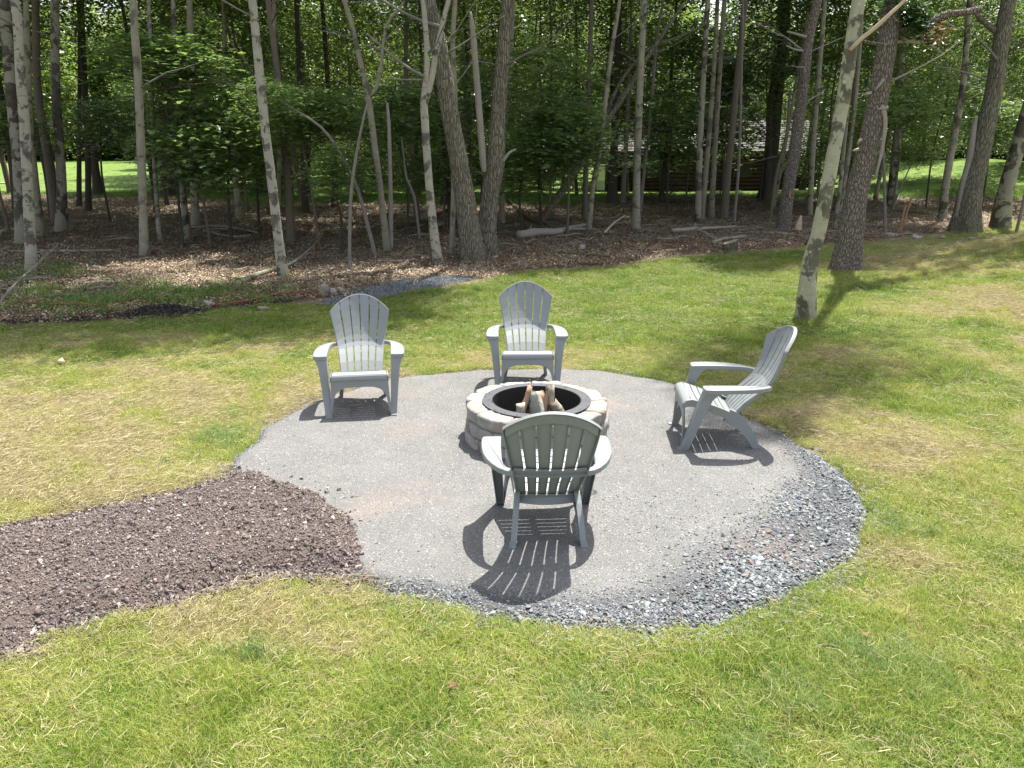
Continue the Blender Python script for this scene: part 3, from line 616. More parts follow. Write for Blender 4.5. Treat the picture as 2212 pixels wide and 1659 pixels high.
        rings = [ring(.004, -.030), ring(-.0, -.030), ring(-.0, -.006), ring(.0015, -.0015), ring(.005, 0)] if False else [ring(.003, -.032), ring(.0, -.030), ring(.0, -.005), ring(.0015, -.0015), ring(.005, .0)]
        v, f = loft(rings)
        mesh_obj('arm', v, f, m, root, False)
    # front apron with its arch and inner legs
    yy = lambda z: .302 - .006 * z / .35
    half = [((.0, .352), (.0, .262)), ((.06, .352), (.06, .262)), ((.12, .352), (.12, .257)), ((.17, .352), (.165, .240)), ((.232, .352), (.196, .212)), ((.236, .27), (.213, .175)), ((.240, .18), (.226, .115)), ((.250, .09), (.235, .05)), ((.262, .0), (.243, .0))]
    full = [((-a[0], a[1]), (-b_[0], b_[1])) for a, b_ in reversed(half[1:])] + half; rings = []
    for a, b_ in full:
        rings.append([(a[0], yy(a[1]) - .012, a[1]), (b_[0], yy(b_[1]) - .012, b_[1]), (b_[0], yy(b_[1]) - .034, b_[1]), (b_[0], yy(b_[1]) - .034, b_[1] + .003), (a[0], yy(a[1]) - .016, a[1])])
    v, f = loft(rings); mesh_obj('front_apron', v, f, m, root, False)
    import bmesh
    for ch in root.children:
        bmm = bmesh.new(); bmm.from_mesh(ch.data); bmesh.ops.recalc_face_normals(bmm, faces=bmm.faces); bmm.to_mesh(ch.data); bmm.free()
        if ch.name.split('.')[0] in ('arm', 'leg', 'front_apron', 'side_rail', 'seat_slat'):
            b_ = ch.modifiers.new('bevel', 'BEVEL'); b_.width = .0018; b_.segments = 2; b_.limit_method = 'ANGLE'; b_.angle_limit = R(35)
    return root
ch0 = make_chair(); GC = 'plastic adirondack chairs around the fire pit'
# facing: angle about z; 0 faces away from the camera
spots = [((.200, 4.175), R(1.2), 'grey plastic adirondack chair seen from behind, nearest, with its back to the camera'),
         ((-1.262 - .285 * math.sin(R(8.5)), 6.077 + .285), R(180 + 8.5), 'grey plastic adirondack chair left of the fire pit, facing the camera from the pad edge'),
         ((.138, 7.03), R(180 + 1), 'grey plastic adirondack chair standing behind the fire pit, facing the camera'),
         ((1.575, 5.60), R(90 - 4.), 'grey plastic adirondack chair right of the fire pit, seen from its side')]
for i, ((cx, cy), rz, lab) in enumerate(spots):
    c_ = ch0 if i == 0 else copy_tree(ch0)
    c_.location = (cx, cy, .012); c_.rotation_euler.z = rz; tag(c_, lab, 'chair', GC)

# ------------------------------------------------------------------ fire pit
pit = empty('fire_pit', (PC[0], PC[1], .008)); tag(pit, 'round fire pit of three courses of tumbled beige stone blocks with a steel ring', 'fire pit')
def block_mesh(r0, r1, z0, z1, a0, a1, seed):
    nu, nv, nw = 11, 5, 6; V_ = {}; vs = []; fs = []
    def vid(i, j, k):
        if (i, j, k) in V_: return V_[(i, j, k)]
        u, v, w = 2 * i / nu - 1, 2 * j / nv - 1, 2 * k / nw - 1
        def rd(p, q, s): return p * (1 - .045 * max(0, (abs(q) - .55)) / .45 - .045 * max(0, (abs(s) - .55)) / .45)
        def rc(p, q, s, e): return p - math.copysign(e * (max(0, abs(q) - .5) / .5) ** 5 + e * (max(0, abs(s) - .5) / .5) ** 5, p) if abs(p) > .99 else p
        u2 = rc(u, v, w, .025); v2 = rc(v, u, w, .06); w2 = rc(w, u, v, .07)
        a = (a0 + a1) / 2 + u2 * (a1 - a0) / 2; r = (r0 + r1) / 2 + v2 * (r1 - r0) / 2; z = (z0 + z1) / 2 + w2 * (z1 - z0) / 2
        x, y = r * math.cos(a), r * math.sin(a)
        d = .044 * (float(fbm(x * 13 + seed * 7.1, y * 13, z * 13, seed=seed)) - .5) + .014 * (float(vnoise(x * 50, y * 50, z * 50 + seed, seed=seed)) - .5)
        if v > -.9 or True:
            x += d * math.cos(a) * (1 if v > -.5 else .3); y += d * math.sin(a) * (1 if v > -.5 else .3)
        z += .55 * d * (1 if w > .9 else .3)
        V_[(i, j, k)] = len(vs); vs.append((x, y, z)); return len(vs) - 1
    for i in range(nu):
        for j in range(nv): fs += [(vid(i, j, 0), vid(i, j + 1, 0), vid(i + 1, j + 1, 0), vid(i + 1, j, 0)), (vid(i, j, nw), vid(i + 1, j, nw), vid(i + 1, j + 1, nw), vid(i, j + 1, nw))]
        for k in range(nw): fs += [(vid(i, 0, k), vid(i + 1, 0, k), vid(i + 1, 0, k + 1), vid(i, 0, k + 1)), (vid(i, nv, k), vid(i, nv, k + 1), vid(i + 1, nv, k + 1), vid(i + 1, nv, k))]
    for j in range(nv):
        for k in range(nw): fs += [(vid(0, j, k), vid(0, j, k + 1), vid(0, j + 1, k + 1), vid(0, j + 1, k)), (vid(nu, j, k), vid(nu, j + 1, k), vid(nu, j + 1, k + 1), vid(nu, j, k + 1))]
    return vs, fs
sd_ = 1
for c_ in range(3):
    ncut = 12; base = [.12, .38, .05][c_]; angs = [base + 2 * math.pi * (k + random.uniform(-.13, .13)) / ncut for k in range(ncut)]
    for k in range(ncut):
        a0 = angs[k]; a1 = angs[(k + 1) % ncut] + (2 * math.pi if k == ncut - 1 else 0); sd_ += 1
        v, f = block_mesh(.385 + random.uniform(-.006, .006), .548 + random.uniform(-.012, .008), c_ * .1, c_ * .1 + .098, a0 + .005, a1 - .005, sd_)
        mesh_obj('stone_block', v, f, M['block'], pit, True)
def lathe(prof, n, mat, name, parent):
    rings = [[(r * math.cos(2 * math.pi * k / n), r * math.sin(2 * math.pi * k / n), z) for k in range(n)] for r, z in prof]
    v, f = loft(rings + [rings[0]], False); return mesh_obj(name, v, f, mat, parent, False)
rg = lathe([(.345, .306), (.418, .306), (.4185, .311), (.345, .311)], 72, M['steel'], 'steel_flange', pit)
lathe([(.344, .120), (.344, .309), (.338, .311), (.338, .120)], 72, M['black'], 'steel_ring', pit)
for k in range(24):
    a = 2 * math.pi * (k + .5) / 24; MB().tube([(.398 * math.cos(a), .398 * math.sin(a), .311), (.398 * math.cos(a), .398 * math.sin(a), .3135)], .0042, 8).build('bolt', M['black'], rg)
patch_v = [(0, 0, .03)] + [(.39 * math.cos(k * .2618), .39 * math.sin(k * .2618), .022) for k in range(24)]
mesh_obj('ash_bed', patch_v, [(0, 1 + k, 1 + (k + 1) % 24) for k in range(24)], M['pad'], pit, True)
def firewood(name, p0, p1, rad, mat, label, flatten=1.0, n=11, endmat=None, taper=.9, knob=.1, cat='firewood'):
    p0 = Vector(p0); p1 = Vector(p1); L = (p1 - p0).length; z = (p1 - p0).normalized(); x = z.orthogonal().normalized(); y = z.cross(x); rings = []; ph = [random.uniform(-knob, knob) for _ in range(n)]
    for j in range(12):
        t_ = j / 11; b = Vector((math.sin(t_ * 4 + rad * 90), math.cos(t_ * 3), 0)) * rad * .18
        rings.append([p0 + z * (L * t_ + (random.uniform(-.02, .03) if j == 11 else 0)) + b + (x * math.cos(6.283 * k / n) * flatten + y * math.sin(6.283 * k / n)) * rad * (1 + ph[k] + random.uniform(-.13, .13)) * (1 - (1 - taper) * t_) for k in range(n)])
    v, f = loft(rings); v = [tuple(Vector(q) - p0) for q in v]
    o = mesh_obj(name, v, f, mat, None, True, p0); 
    if endmat: o.data.materials.append(endmat); o.data.polygons[len(f) - 1].material_index = 1; o.data.polygons[len(f) - 2].material_index = 1; o.data.polygons[len(f) - 1].use_smooth = False
    return tag(o, label, cat, 'split logs stacked in the fire pit')
px, py = PC
firewood('log', (px - .15, py - .08, .05), (px - .06, py + .03, .40), .040, M['redwood'], 'split red-brown log standing at the left of the fire pit stack', .7, 7, None, .55, .25)
firewood('log', (px - .14, py - .15, .045), (px - .13, py - .03, .29), .040, M['lichen_log'], 'short rough log leaning in front of the split red log', .9, 8, M['endgrain'])
firewood('log', (px + .015, py - .15, .045), (px - .02, py + .04, .36), .066, M['green_log'], 'thick log with green lichen bark in the middle of the fire pit', .62, 11, M['endgrain'], .92, .18)
firewood('log', (px - .03, py - .06, .045), (px + .06, py + .07, .34), .058, M['redwood'], 'split log with torn reddish wood behind the green one', .6, 8, None, .7, .2)
firewood('log', (px + .12, py + .03, .04), (px + .10, py + .07, .39), .036, M['lichen_log'], 'slim round log standing upright at the right of the stack', 1, 12, M['endgrain'])
firewood('log', (px + .27, py - .08, .045), (px + .13, py + .04, .27), .052, M['lichen_log'], 'pale lichened log leaning in from the right side of the pit', .85, 11, M['endgrain'])
firewood('log', (px - .20, py + .02, .07), (px - .02, py + .09, .15), .038, M['lichen_log'], 'log lying low at the back left inside the fire pit', .9, 10, M['endgrain'])

# ------------------------------------------------------------------ foliage meshes
MAPLE = [(0, 0), (.22, .02), (.48, .0), (.36, .2), (.55, .38), (.3, .45), (.0, 1.0), (-.3, .45), (-.55, .38), (-.36, .2), (-.48, 0), (-.22, .02)]
def leaf_cloud(name, ncl, per, rx, rz, leaf, mat, seed, lobed=False, cl=(.45, .16), hollow=.55, taper=0., needles=False):
    r = np.random.default_rng(seed); k = r.normal(size=(ncl, 3)); k /= np.linalg.norm(k, axis=1)[:, None]; rad = (hollow + (1 - hollow) * r.random(ncl)) ** .7
    c = k * rad[:, None] * np.array([rx, rx, rz]); c[:, 2] += rz
    if taper: c[:, :2] *= (1 - taper * (c[:, 2:3] / (2 * rz)))
    n = ncl * per; sz = r.uniform(.6, 1.35, ncl)
    P_ = np.repeat(c, per, 0) + r.normal(size=(n, 3)) * np.array([cl[0], cl[0], cl[1]]) * np.repeat(sz, per)[:, None]
    P_[:, 2] -= .25 * (P_[:, :2] - np.repeat(c, per, 0)[:, :2]).__pow__(2).sum(1) / cl[0]
    nz = np.stack([r.normal(0, .45, n), r.normal(0, .45, n), np.ones(n)], 1); nz /= np.linalg.norm(nz, axis=1)[:, None]
    th = r.uniform(0, 6.28, n); d = np.stack([np.cos(th), np.sin(th), -.25 * np.ones(n)], 1); d -= nz * (d * nz).sum(1)[:, None]; d /= np.linalg.norm(d, axis=1)[:, None]; e = np.cross(nz, d); L = leaf * r.uniform(.6, 1.3, n)[:, None]
    if lobed:
        q = np.array(MAPLE); vs = P_[:, None, :] + d[:, None, :] * (q[None, :, 1, None] * L[:, None]) + e[:, None, :] * (q[None, :, 0, None] * L[:, None]) - nz[:, None, :] * (np.abs(q[None, :, 0, None]) * .25 * L[:, None]); m_ = len(q)
    else:
        wd = .12 if needles else .38
        vs = np.stack([P_ - d * L * .5, P_ + e * L * wd, P_ + d * L * .55, P_ - e * L * wd], 1); vs[:, (1, 3)] -= nz[:, None] * (L * .12)[:, None]; m_ = 4
    return fast_mesh(name, vs.reshape(-1, 3), np.arange(n * m_).reshape(n, m_), mat)
CANOPY = [leaf_cloud('crown', 150, 42, 2.9, 2.6, .17, M['leaf'], 100 + i, cl=(.55, .18)) for i in range(4)]
MIDDLE = [leaf_cloud('crown', 120, 42, 2.2, 2.9, .13, M['leaf'], 200 + i, cl=(.42, .13)) for i in range(4)]
SAPL = [leaf_cloud('crown', 60, 30, 1.3, 1.5, .125, M['leaf_maple'], 300 + i, True, (.30, .07), .25) for i in range(4)]
FARC = [leaf_cloud('crown', 230, 36, 3.6, 5.4, .27, M['leaf_far'], 400 + i, cl=(.62, .28), taper=.35) for i in range(4)]
CONI = [leaf_cloud('crown', 150, 40, 2.0, 4.2, .20, M['needle'], 500 + i, cl=(.45, .08), taper=.75, needles=True, hollow=.3) for i in range(2)]

# ------------------------------------------------------------------ trees
def trunk_mesh(name, P, rr, sides, step, mat, flare=.0, rough=.03, freq=6., seed=0, base=None):
    pts, rad = catmull(P, rr, step); b = Vector(base if base is not None else P[0]); pts = [p - b for p in pts]
    n = len(pts); C = np.array([tuple(p) for p in pts]); T = np.gradient(C, axis=0); T /= np.linalg.norm(T, axis=1)[:, None]
    up = np.cross(T, np.array([0., 1., 0.])); up /= np.linalg.norm(up, axis=1)[:, None]; bb = np.cross(T, up)
    th = np.linspace(0, 2 * np.pi, sides, endpoint=False); rd = np.array(rad)[:, None] * np.ones((1, sides))
    hz = (C[:, 2] - C[0, 2])[:, None]
    lob = .5 + .5 * np.sin(th * 5 + seed)[None, :] * .8 + .25 * np.sin(th * 3 + seed * 2)[None, :]
    r0 = max(rad[0], .03); rd = rd * (1 + flare * (.55 + .75 * lob) * np.exp(-np.maximum(hz, 0) / (r0 * 1.8)))
    X_ = C[:, None, :] + rd[:, :, None] * (np.cos(th)[None, :, None] * up[:, None, :] + np.sin(th)[None, :, None] * bb[:, None, :])
    nz = fbm(X_[..., 0] * freq + seed, X_[..., 1] * freq, X_[..., 2] * freq * .35, seed=seed, o=3) - .5
    rd2 = rd * (1 + rough * 4 * nz); X_ = C[:, None, :] + rd2[:, :, None] * (np.cos(th)[None, :, None] * up[:, None, :] + np.sin(th)[None, :, None] * bb[:, None, :])
    return fast_mesh(name, X_.reshape(-1, 3), grid_faces(sides, n, True), mat, True)
def limb(mb, p, d, L, r, depth=2, droop=.0, kink=.25, n=6):
    pts = [Vector(p)]; rad = [r]; d = Vector(d).normalized(); k = max(3, int(L / .3)); 
    for i in range(k):
        d = (d + Vector((random.uniform(-kink, kink), random.uniform(-kink, kink), random.uniform(-kink, kink) - droop))).normalized(); pts.append(pts[-1] + d * L / k); rad.append(r * (1 - .8 * (i + 1) / k))
        if depth and random.random() < .65 and i: limb(mb, pts[-1], (d + Vector((random.uniform(-1, 1), random.uniform(-1, 1), random.uniform(-.5, .6)))).normalized(), L * random.uniform(.3, .55), rad[-1] * .6, depth - 1, droop, kink, 4)
    mb.tube(pts, rad, n)
def branch_child(parent, p, d, L, r, mat, depth=2, droop=0.):
    mb = MB(); limb(mb, p, d, L, r, depth, droop); return mb.build('branch', mat, parent, True)
def place_crown(parent, mesh, loc, s, rz=None):
    o = link('crown', mesh, parent, loc); o.scale = s if hasattr(s, '__len__') else (s, s, s); o.rotation_euler.z = random.uniform(0, 6.28) if rz is None else rz; return o
# kind, mat, base/top points (surveyed), widths px, label, branches, crown height (0: none)
TR = [
 ('birch_tree', 'birch', [(69, 591), (60, 400), (53, 267), (44, 155), (38, 44), (31, 0)], [24, 21, 21, 20, 19, 19], 'pale grey birch trunk nearest the left edge of the photo, standing foremost', 1, 9),
 ('birch_tree', 'birch_mottled', [(47, 529), (40, 355), (27, 222), (15, 89), (9, 0)], [24, 24, 23, 22, 22], 'birch with dark mottled bark just behind the foremost left birch', 1, 9),
 ('maple_tree', 'smooth', [(87, 511), (73, 378), (66, 290), (60, 150), (56, 0)], [20, 17, 15, 13, 11], 'slim grey trunk leaning left out from behind the two left birches', 0, 8),
 ('oak_tree', 'brown', [(122, 484), (107, 355), (91, 267), (80, 178), (76, 0)], [18, 20, 18, 16, 14], 'dark crooked trunk with split bark leaning left near the left birches', 4, 8),
 ('birch_tree', 'birch_mottled', [(133, 502), (133, 400), (127, 289), (120, 178), (118, 0)], [24, 20, 19, 18, 17], 'blotchy black and grey birch right of the crooked dark trunk', 2, 8),
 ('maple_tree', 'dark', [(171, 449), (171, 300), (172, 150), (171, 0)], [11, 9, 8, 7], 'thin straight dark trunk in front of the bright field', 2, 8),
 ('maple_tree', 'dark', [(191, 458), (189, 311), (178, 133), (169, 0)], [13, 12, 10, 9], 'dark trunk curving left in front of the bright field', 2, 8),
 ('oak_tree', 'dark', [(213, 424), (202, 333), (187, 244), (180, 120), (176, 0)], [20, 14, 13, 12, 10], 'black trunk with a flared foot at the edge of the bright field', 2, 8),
 ('maple_tree', 'smooth', [(312, 556), (309, 444), (304, 311), (299, 178), (291, 67), (287, 0)], [20, 17, 17, 17, 16, 16], 'straight smooth grey trunk with a mossy foot, right of the bright field', 1, 9),
 ('maple_tree', 'smooth', [(346, 529), (338, 422), (332, 311), (327, 178), (321, 0)], [11, 10, 10, 9, 8], 'slender grey trunk close beside the straight smooth grey one', 2, 8),
 ('birch_tree', 'birch_mottled', [(404, 520), (396, 422), (387, 311), (380, 222), (378, 120), (374, 0)], [16, 13, 12, 11, 10, 9], 'slim birch with black blotches leaning slightly left beside leafy maples', 2, 7),
 ('maple_tree', 'smooth', [(423, 489), (418, 378), (417, 267), (412, 89), (409, 0)], [19, 16, 15, 14, 13], 'straight grey-brown trunk just right of the slim blotched birch', 1, 8),
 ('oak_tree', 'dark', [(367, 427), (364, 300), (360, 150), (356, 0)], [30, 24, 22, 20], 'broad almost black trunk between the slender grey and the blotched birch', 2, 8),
 ('birch_tree', 'birch', [(612, 598), (598, 489), (587, 391), (574, 289), (567, 222), (558, 133), (551, 58), (545, 0)], [23, 20, 20, 19, 19, 19, 18, 18], 'whitest birch with black flecks, leaning left behind the left chair', 2, 9),
 ('maple_tree', 'smooth', [(600, 480), (603, 330), (597, 180), (592, 0)], [10, 8, 8, 8], 'thin grey trunk partly hidden behind the whitest birch', 1, 8),
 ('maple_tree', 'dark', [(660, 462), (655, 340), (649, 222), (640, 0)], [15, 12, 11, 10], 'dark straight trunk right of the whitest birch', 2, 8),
 ('dead_sapling', 'twig', [(755, 587), (758, 422), (778, 289), (796, 213)], [7.5, 7, 6, 4], 'bare thin stem leaning right against the forked grey trunk', 0, 0),
 ('bent_sapling', 'twig', [(812, 556), (783, 444), (765, 391), (734, 329), (694, 275), (627, 231), (574, 195)], [9, 8, 8, 7, 6, 5, 3], 'thin sapling arching far left with maple leaves along it', 1, 0),
 ('maple_tree', 'smooth', [(836, 542), (823, 422), (809, 311), (794, 204), (778, 133), (758, 44), (743, 0)], [16, 14, 14, 14, 12, 11, 10], 'lichened grey trunk that forks halfway up and leans left', 4, 8),
 ('dead_sapling', 'deadwood', [(844, 540), (843, 400), (840, 267), (836, 222)], [11, 10, 8, 5], 'broken-off dead stem standing beside the forked grey trunk', 0, 0),
 ('dead_sapling', 'twig', [(907, 520), (894, 422), (878, 385), (868, 300)], [6, 6, 5, 3], 'short thin dead stem left of the forked pale birch', 1, 0),
 ('birch_tree', 'birch', [(947, 573), (936, 489), (927, 400), (918, 267), (916, 222), (923, 133), (918, 44), (914, 0)], [22, 19, 17, 17, 17, 12, 11, 10], 'pale birch forking into a narrow Y beside the thick leaning trunk', 3, 8),
 ('maple_tree', 'smooth', [(976, 553), (980, 400), (983, 222), (978, 89), (983, 0)], [12, 11, 11, 11, 10], 'slim trunk hidden behind the thick leaning trunk', 1, 7),
 ('ash_tree', 'oak', [(1023, 564), (1007, 444), (992, 355), (972, 244), (954, 133), (936, 44), (923, 0)], [47, 43, 40, 38, 36, 34, 33], 'thick ridged grey trunk leaning left, left one of the joined pair', 3, 10),
 ('ash_tree', 'oak', [(1052, 553), (1056, 444), (1069, 355), (1076, 244), (1087, 111), (1098, 0)], [38, 38, 42, 32, 29, 27], 'thick ridged grey trunk leaning right, right one of the joined pair', 3, 10),
 ('maple_tree', 'smooth', [(1083, 484), (1086, 320), (1100, 150), (1108, 0)], [14, 13, 12, 11], 'grey trunk half hidden right behind the joined pair', 1, 8),
 ('maple_tree', 'dark', [(960, 444), (962, 300), (958, 150), (957, 0)], [15, 13, 12, 11], 'dark trunk seen between the pale Y-shaped birch and the joined pair', 2, 8),
 ('oak_tree', 'oak', [(1009, 422), (1006, 300), (1005, 150), (998, 0)], [24, 21, 19, 18], 'brown-grey trunk seen in the gap between the joined pair', 2, 8),
 ('maple_tree', 'smooth', [(1272, 500), (1281, 400), (1294, 333), (1310, 200), (1321, 111), (1339, 0)], [12, 11, 10, 10, 9, 8], 'pale slim trunk leaning right that crosses the long leaning tree', 2, 7),
 ('maple_tree', 'brown', [(1263, 480), (1267, 311), (1274, 133), (1278, 0)], [13, 11, 10, 10], 'straight brownish trunk left of the slim trunk that leans right', 2, 8),
 ('leaning_tree', 'oak', [(1165, 484), (1223, 400), (1281, 311), (1307, 267), (1343, 213), (1401, 120), (1476, 9)], [19, 17, 15, 14, 12, 10, 7], 'long tree leaning diagonally far right across the other trunks', 4, 0),
 ('oak_tree', 'dark', [(1321, 442), (1327, 311), (1334, 133), (1338, 0)], [22, 16, 14, 12], 'black trunk with a flared foot before the sunny lawn strip', 2, 8),
 ('maple_tree', 'smooth', [(1374, 498), (1376, 355), (1383, 178), (1391, 0)], [18, 16, 15, 14], 'straight grey trunk standing clear in the leaf litter, right of the long leaning tree', 1, 9),
 ('maple_tree', 'twig', [(1383, 458), (1393, 355), (1401, 289), (1419, 89), (1432, 0)], [8, 7, 6, 6, 5], 'very thin pale trunk slanting right behind the clear-standing grey one', 1, 7),
 ('maple_tree', 'dark', [(1396, 400), (1400, 250), (1405, 0)], [13, 12, 11], 'dark trunk behind the clear-standing grey one, by the cabin', 2, 8),
 ('birch_tree', 'birch_mottled', [(1507, 484), (1512, 311), (1519, 178), (1529, 0)], [14, 13, 12, 11], 'leftmost of the tight cluster of four trunks before the cabin', 1, 8),
 ('maple_tree', 'smooth', [(1516, 473), (1530, 311), (1543, 133), (1550, 0)], [12, 11, 10, 9], 'second trunk from the left in the cluster before the cabin', 1, 8),
 ('maple_tree', 'smooth', [(1536, 471), (1545, 311), (1559, 89), (1565, 0)], [13, 11, 10, 10], 'third trunk from the left in the cluster before the cabin', 1, 8),
 ('maple_tree', 'brown', [(1563, 475), (1572, 378), (1583, 267), (1596, 133), (1610, 0)], [17, 15, 14, 13, 12], 'rightmost and mossiest trunk of the cluster before the cabin', 2, 8),
 ('dead_sapling', 'twig', [(1585, 482), (1596, 355), (1601, 180), (1605, 0)], [7, 6, 6, 5], 'wispy pale stem right of the cluster before the cabin', 1, 0),
 ('oak_tree', 'dark', [(1657, 431), (1668, 333), (1679, 222), (1692, 89), (1701, 0)], [32, 25, 22, 20, 18], 'broad black trunk standing in front of the cabin roof', 3, 9),
 ('dead_sapling', 'brown', [(1663, 475), (1677, 378), (1699, 289), (1706, 200)], [8, 7, 6, 5], 'thin leaning stem in front of the broad black trunk', 1, 0),
 ('pine_tree', 'pine', [(1692, 502), (1701, 422), (1715, 333), (1732, 213), (1746, 89), (1766, 0)], [30, 26, 25, 23, 22, 20], 'reddish pine trunk with an orange paint mark, slimmer of the two pines', 4, 11),
 ('maple_tree', 'smooth', [(1749, 467), (1757, 311), (1775, 89), (1782, 0)], [12, 11, 10, 9], 'slim grey trunk behind the spotted leaning trunk on the lawn', 1, 8),
 ('maple_tree', 'maple', [(1739, 687), (1748, 578), (1766, 511), (1784, 422), (1804, 311), (1824, 200), (1837, 111), (1855, 0)], [40, 34, 31, 30, 28, 28, 28, 28], 'pale trunk with dark blotches and white spots leaning right on the lawn', 3, 5.5),
 ('maple_tree', 'smooth', [(1802, 495), (1815, 400), (1828, 267), (1840, 120), (1846, 0)], [9, 8, 8, 7, 7], 'thin pale trunk between the spotted trunk and the big pine', 0, 7),
 ('maple_tree', 'smooth', [(1811, 468), (1837, 311), (1855, 133), (1864, 0)], [9, 8, 8, 7], 'thin trunk almost touching the left side of the big pine', 0, 7),
 ('pine_tree', 'pine', [(1826, 583), (1837, 511), (1850, 422), (1877, 311), (1899, 200), (1917, 89), (1930, 0)], [56, 50, 46, 43, 42, 40, 37], 'big scaly pine trunk leaning right on the lawn, thickest in the photo', 4, 11),
 ('maple_sapling', 'twig', [(1912, 507), (1910, 378), (1908, 311), (1912, 240)], [7, 6, 5, 3], 'small leafy sapling just right of the big pine', 1, 0),
 ('maple_sapling', 'twig', [(1926, 458), (1948, 400), (1979, 333)], [4, 3, 2], 'thin sapling slanting right with a flat spray of leaves by the stakes', 0, 0),
 ('birch_tree', 'birch_mottled', [(1923, 444), (1935, 333), (1943, 222), (1950, 0)], [19, 17, 16, 14], 'blotched grey trunk in the shade behind the slanting thin sapling', 2, 8),
 ('birch_tree', 'birch_mottled', [(2035, 471), (2046, 378), (2063, 289), (2081, 178), (2095, 0)], [17, 15, 14, 13, 11], 'blotched trunk leaning right before the shaded grassy hill', 2, 8),
 ('oak_tree', 'oak', [(2083, 500), (2099, 400), (2121, 311), (2146, 200), (2163, 89), (2179, 0)], [50, 44, 40, 35, 32, 30], 'stout oak leaning right with a hollow scar and a dead stem at its side', 4, 10),
 ('maple_tree', 'birch_mottled', [(2159, 493), (2170, 422), (2188, 355), (2210, 275), (2250, 130), (2275, 0)], [36, 31, 29, 28, 26, 24], 'stout blotched trunk leaning right out of the photo at the right edge', 2, 10),
 ('dead_sapling', 'twig', [(2194, 507), (2203, 470), (2214, 420), (2235, 300)], [7, 6, 6, 4], 'thin grey stem at the very right edge beside the stout trunk', 0, 0),
]
major_xy = []; TREES = []
for ti, (kind, mt, px_, wd, lab, nb, ch_) in enumerate(TR):
    bx, by = G(*px_[0]); zz = float(H(bx, by))
    for _ in range(4): bx, by = G(px_[0][0], px_[0][1], zz); zz = float(H(bx, by))
    d = by; pts = [V(p[0], p[1], d) for p in px_]; zc = d * CP
    rr = [max(.008, w * ((Vector(p) - Vector((0, 0, CAMH))).dot(Vector((0, CP, -SP)))) / 1661 / 2) for w, p in zip(wd, pts)]
    pts[0] = Vector((bx, by, zz)); 
    if ch_:                                  # carry the trunk on above what the photo shows
        dr_ = (pts[-1] - pts[-2]).normalized(); top = pts[-1]; r_ = rr[-1]
        while top.z < ch_ + 3.5:
            dr_ = (dr_ + Vector((0, 0, .25))).normalized(); top = top + dr_ * 1.6; r_ *= .82; pts.append(top.copy()); rr.append(max(.02, r_))
    base = pts[0].copy(); pts.insert(0, base + (pts[0] - pts[1]).normalized() * .12); rr.insert(0, rr[0] * 1.05)
    big = max(rr) > .13
    root = empty(kind, base); tag(root, lab, 'tree')
    fl = {'pine': .42, 'oak': .5, 'dark': .6, 'maple': .35}.get(mt, .4) * (1 if ch_ else .1)
    me = trunk_mesh('trunk', pts, rr, 28 if big else 14, .10 if big else .2, M[mt], fl, .045 if mt in ('pine', 'oak') else .03, 9. if mt in ('pine', 'oak') else 5., ti)
    # trunk_mesh subtracts its first point; re-seat on the base
    tr = link('trunk', me, root, pts[0] - base)
    major_xy.append((bx, by)); TREES.append(root)
    bm_ = M['deadwood'] if mt == 'pine' else M['twig'] if mt in ('birch', 'maple', 'smooth', 'birch_mottled', 'twig', 'deadwood', 'oak') else M[mt]
    for k in range(nb):
        j = random.uniform(.35, .95); zt = 1.3 + j * 5.0
        for q in range(1, len(pts)):
            if pts[q].z > zt: break
        a = pts[q - 1]; b = pts[q]; tt = (zt - a.z) / max(.01, b.z - a.z); tt = min(max(tt, 0), 1); p = a.lerp(b, tt) - base; r_ = rr[q] * .22 + .004
        th = random.uniform(0, 6.28); branch_child(root, p, (math.cos(th), math.sin(th) * .6, random.uniform(.0, .7)), random.uniform(.7, 2.0), min(r_, .022), bm_, 2)
    if ch_:
        p = pts[-1] - base; s = random.uniform(.8, 1.05)
        if kind == 'pine_tree': place_crown(root, CONI[ti % 2], (p.x, p.y, p.z - 4.5), .8)
        else:
            if by < 12: s *= .20  # crown of the lawn maple shrunk so it throws less shade
            elif by < 21: s *= 1.5 if bx > 9 else .66  # unseen crowns enlarged at right to shade the bank, shrunk elsewhere for light
            place_crown(root, CANOPY[ti % 4], (p.x, p.y, p.z - 3.2 * s), (s, s, s))
    if kind in ('bent_sapling', 'maple_sapling'):
        for k in range(2 if kind == 'bent_sapling' else 1):
            q = pts[-1] if k == 0 else pts[4]; place_crown(root, SAPL[(ti + k) % 4], tuple(q - base - Vector((0, 0, .45))), (.50, .40, .26) if kind == 'bent_sapling' else (.6, .5, .32))
def find(lab): return next(t_ for t_ in TREES if lab in t_['label'])
def px_branch(tree, pl, wd, mat, dd=0., name='branch', sides=10):
    b = tree.location; d = b.y + dd; pts = [V(p[0], p[1], d + (p[2] if len(p) > 2 else 0)) for p in pl]
    rr = [w * (p.y * CP) / 1661 / 2 for w, p in zip(wd, pts)]
    P2, R2 = catmull([p - b for p in pts], rr, .06); v, f = tube(P2, R2, sides, .06); return mesh_obj(name, v, f, mat, tree, True)
t1 = find('thickest in the photo')
px_branch(t1, [(1920, 75), (1955, 66), (1992, 58), (2020, 42), (2046, 31), (2085, 27), (2117, 20)], [26, 22, 19, 16, 14, 13, 15], M['pine'])
px_branch(t1, [(1930, 92), (1952, 88), (1985, 92), (2010, 98), (2040, 118)], [9, 8, 7, 5, 3], M['deadwood'])
px_branch(t1, [(1985, 92), (1992, 78), (1990, 66)], [4, 3, 2], M['deadwood'])
px_branch(t1, [(1960, 25), (2005, 30), (2035, 45), (2062, 58)], [6, 5, 4, 3], M['deadwood'])
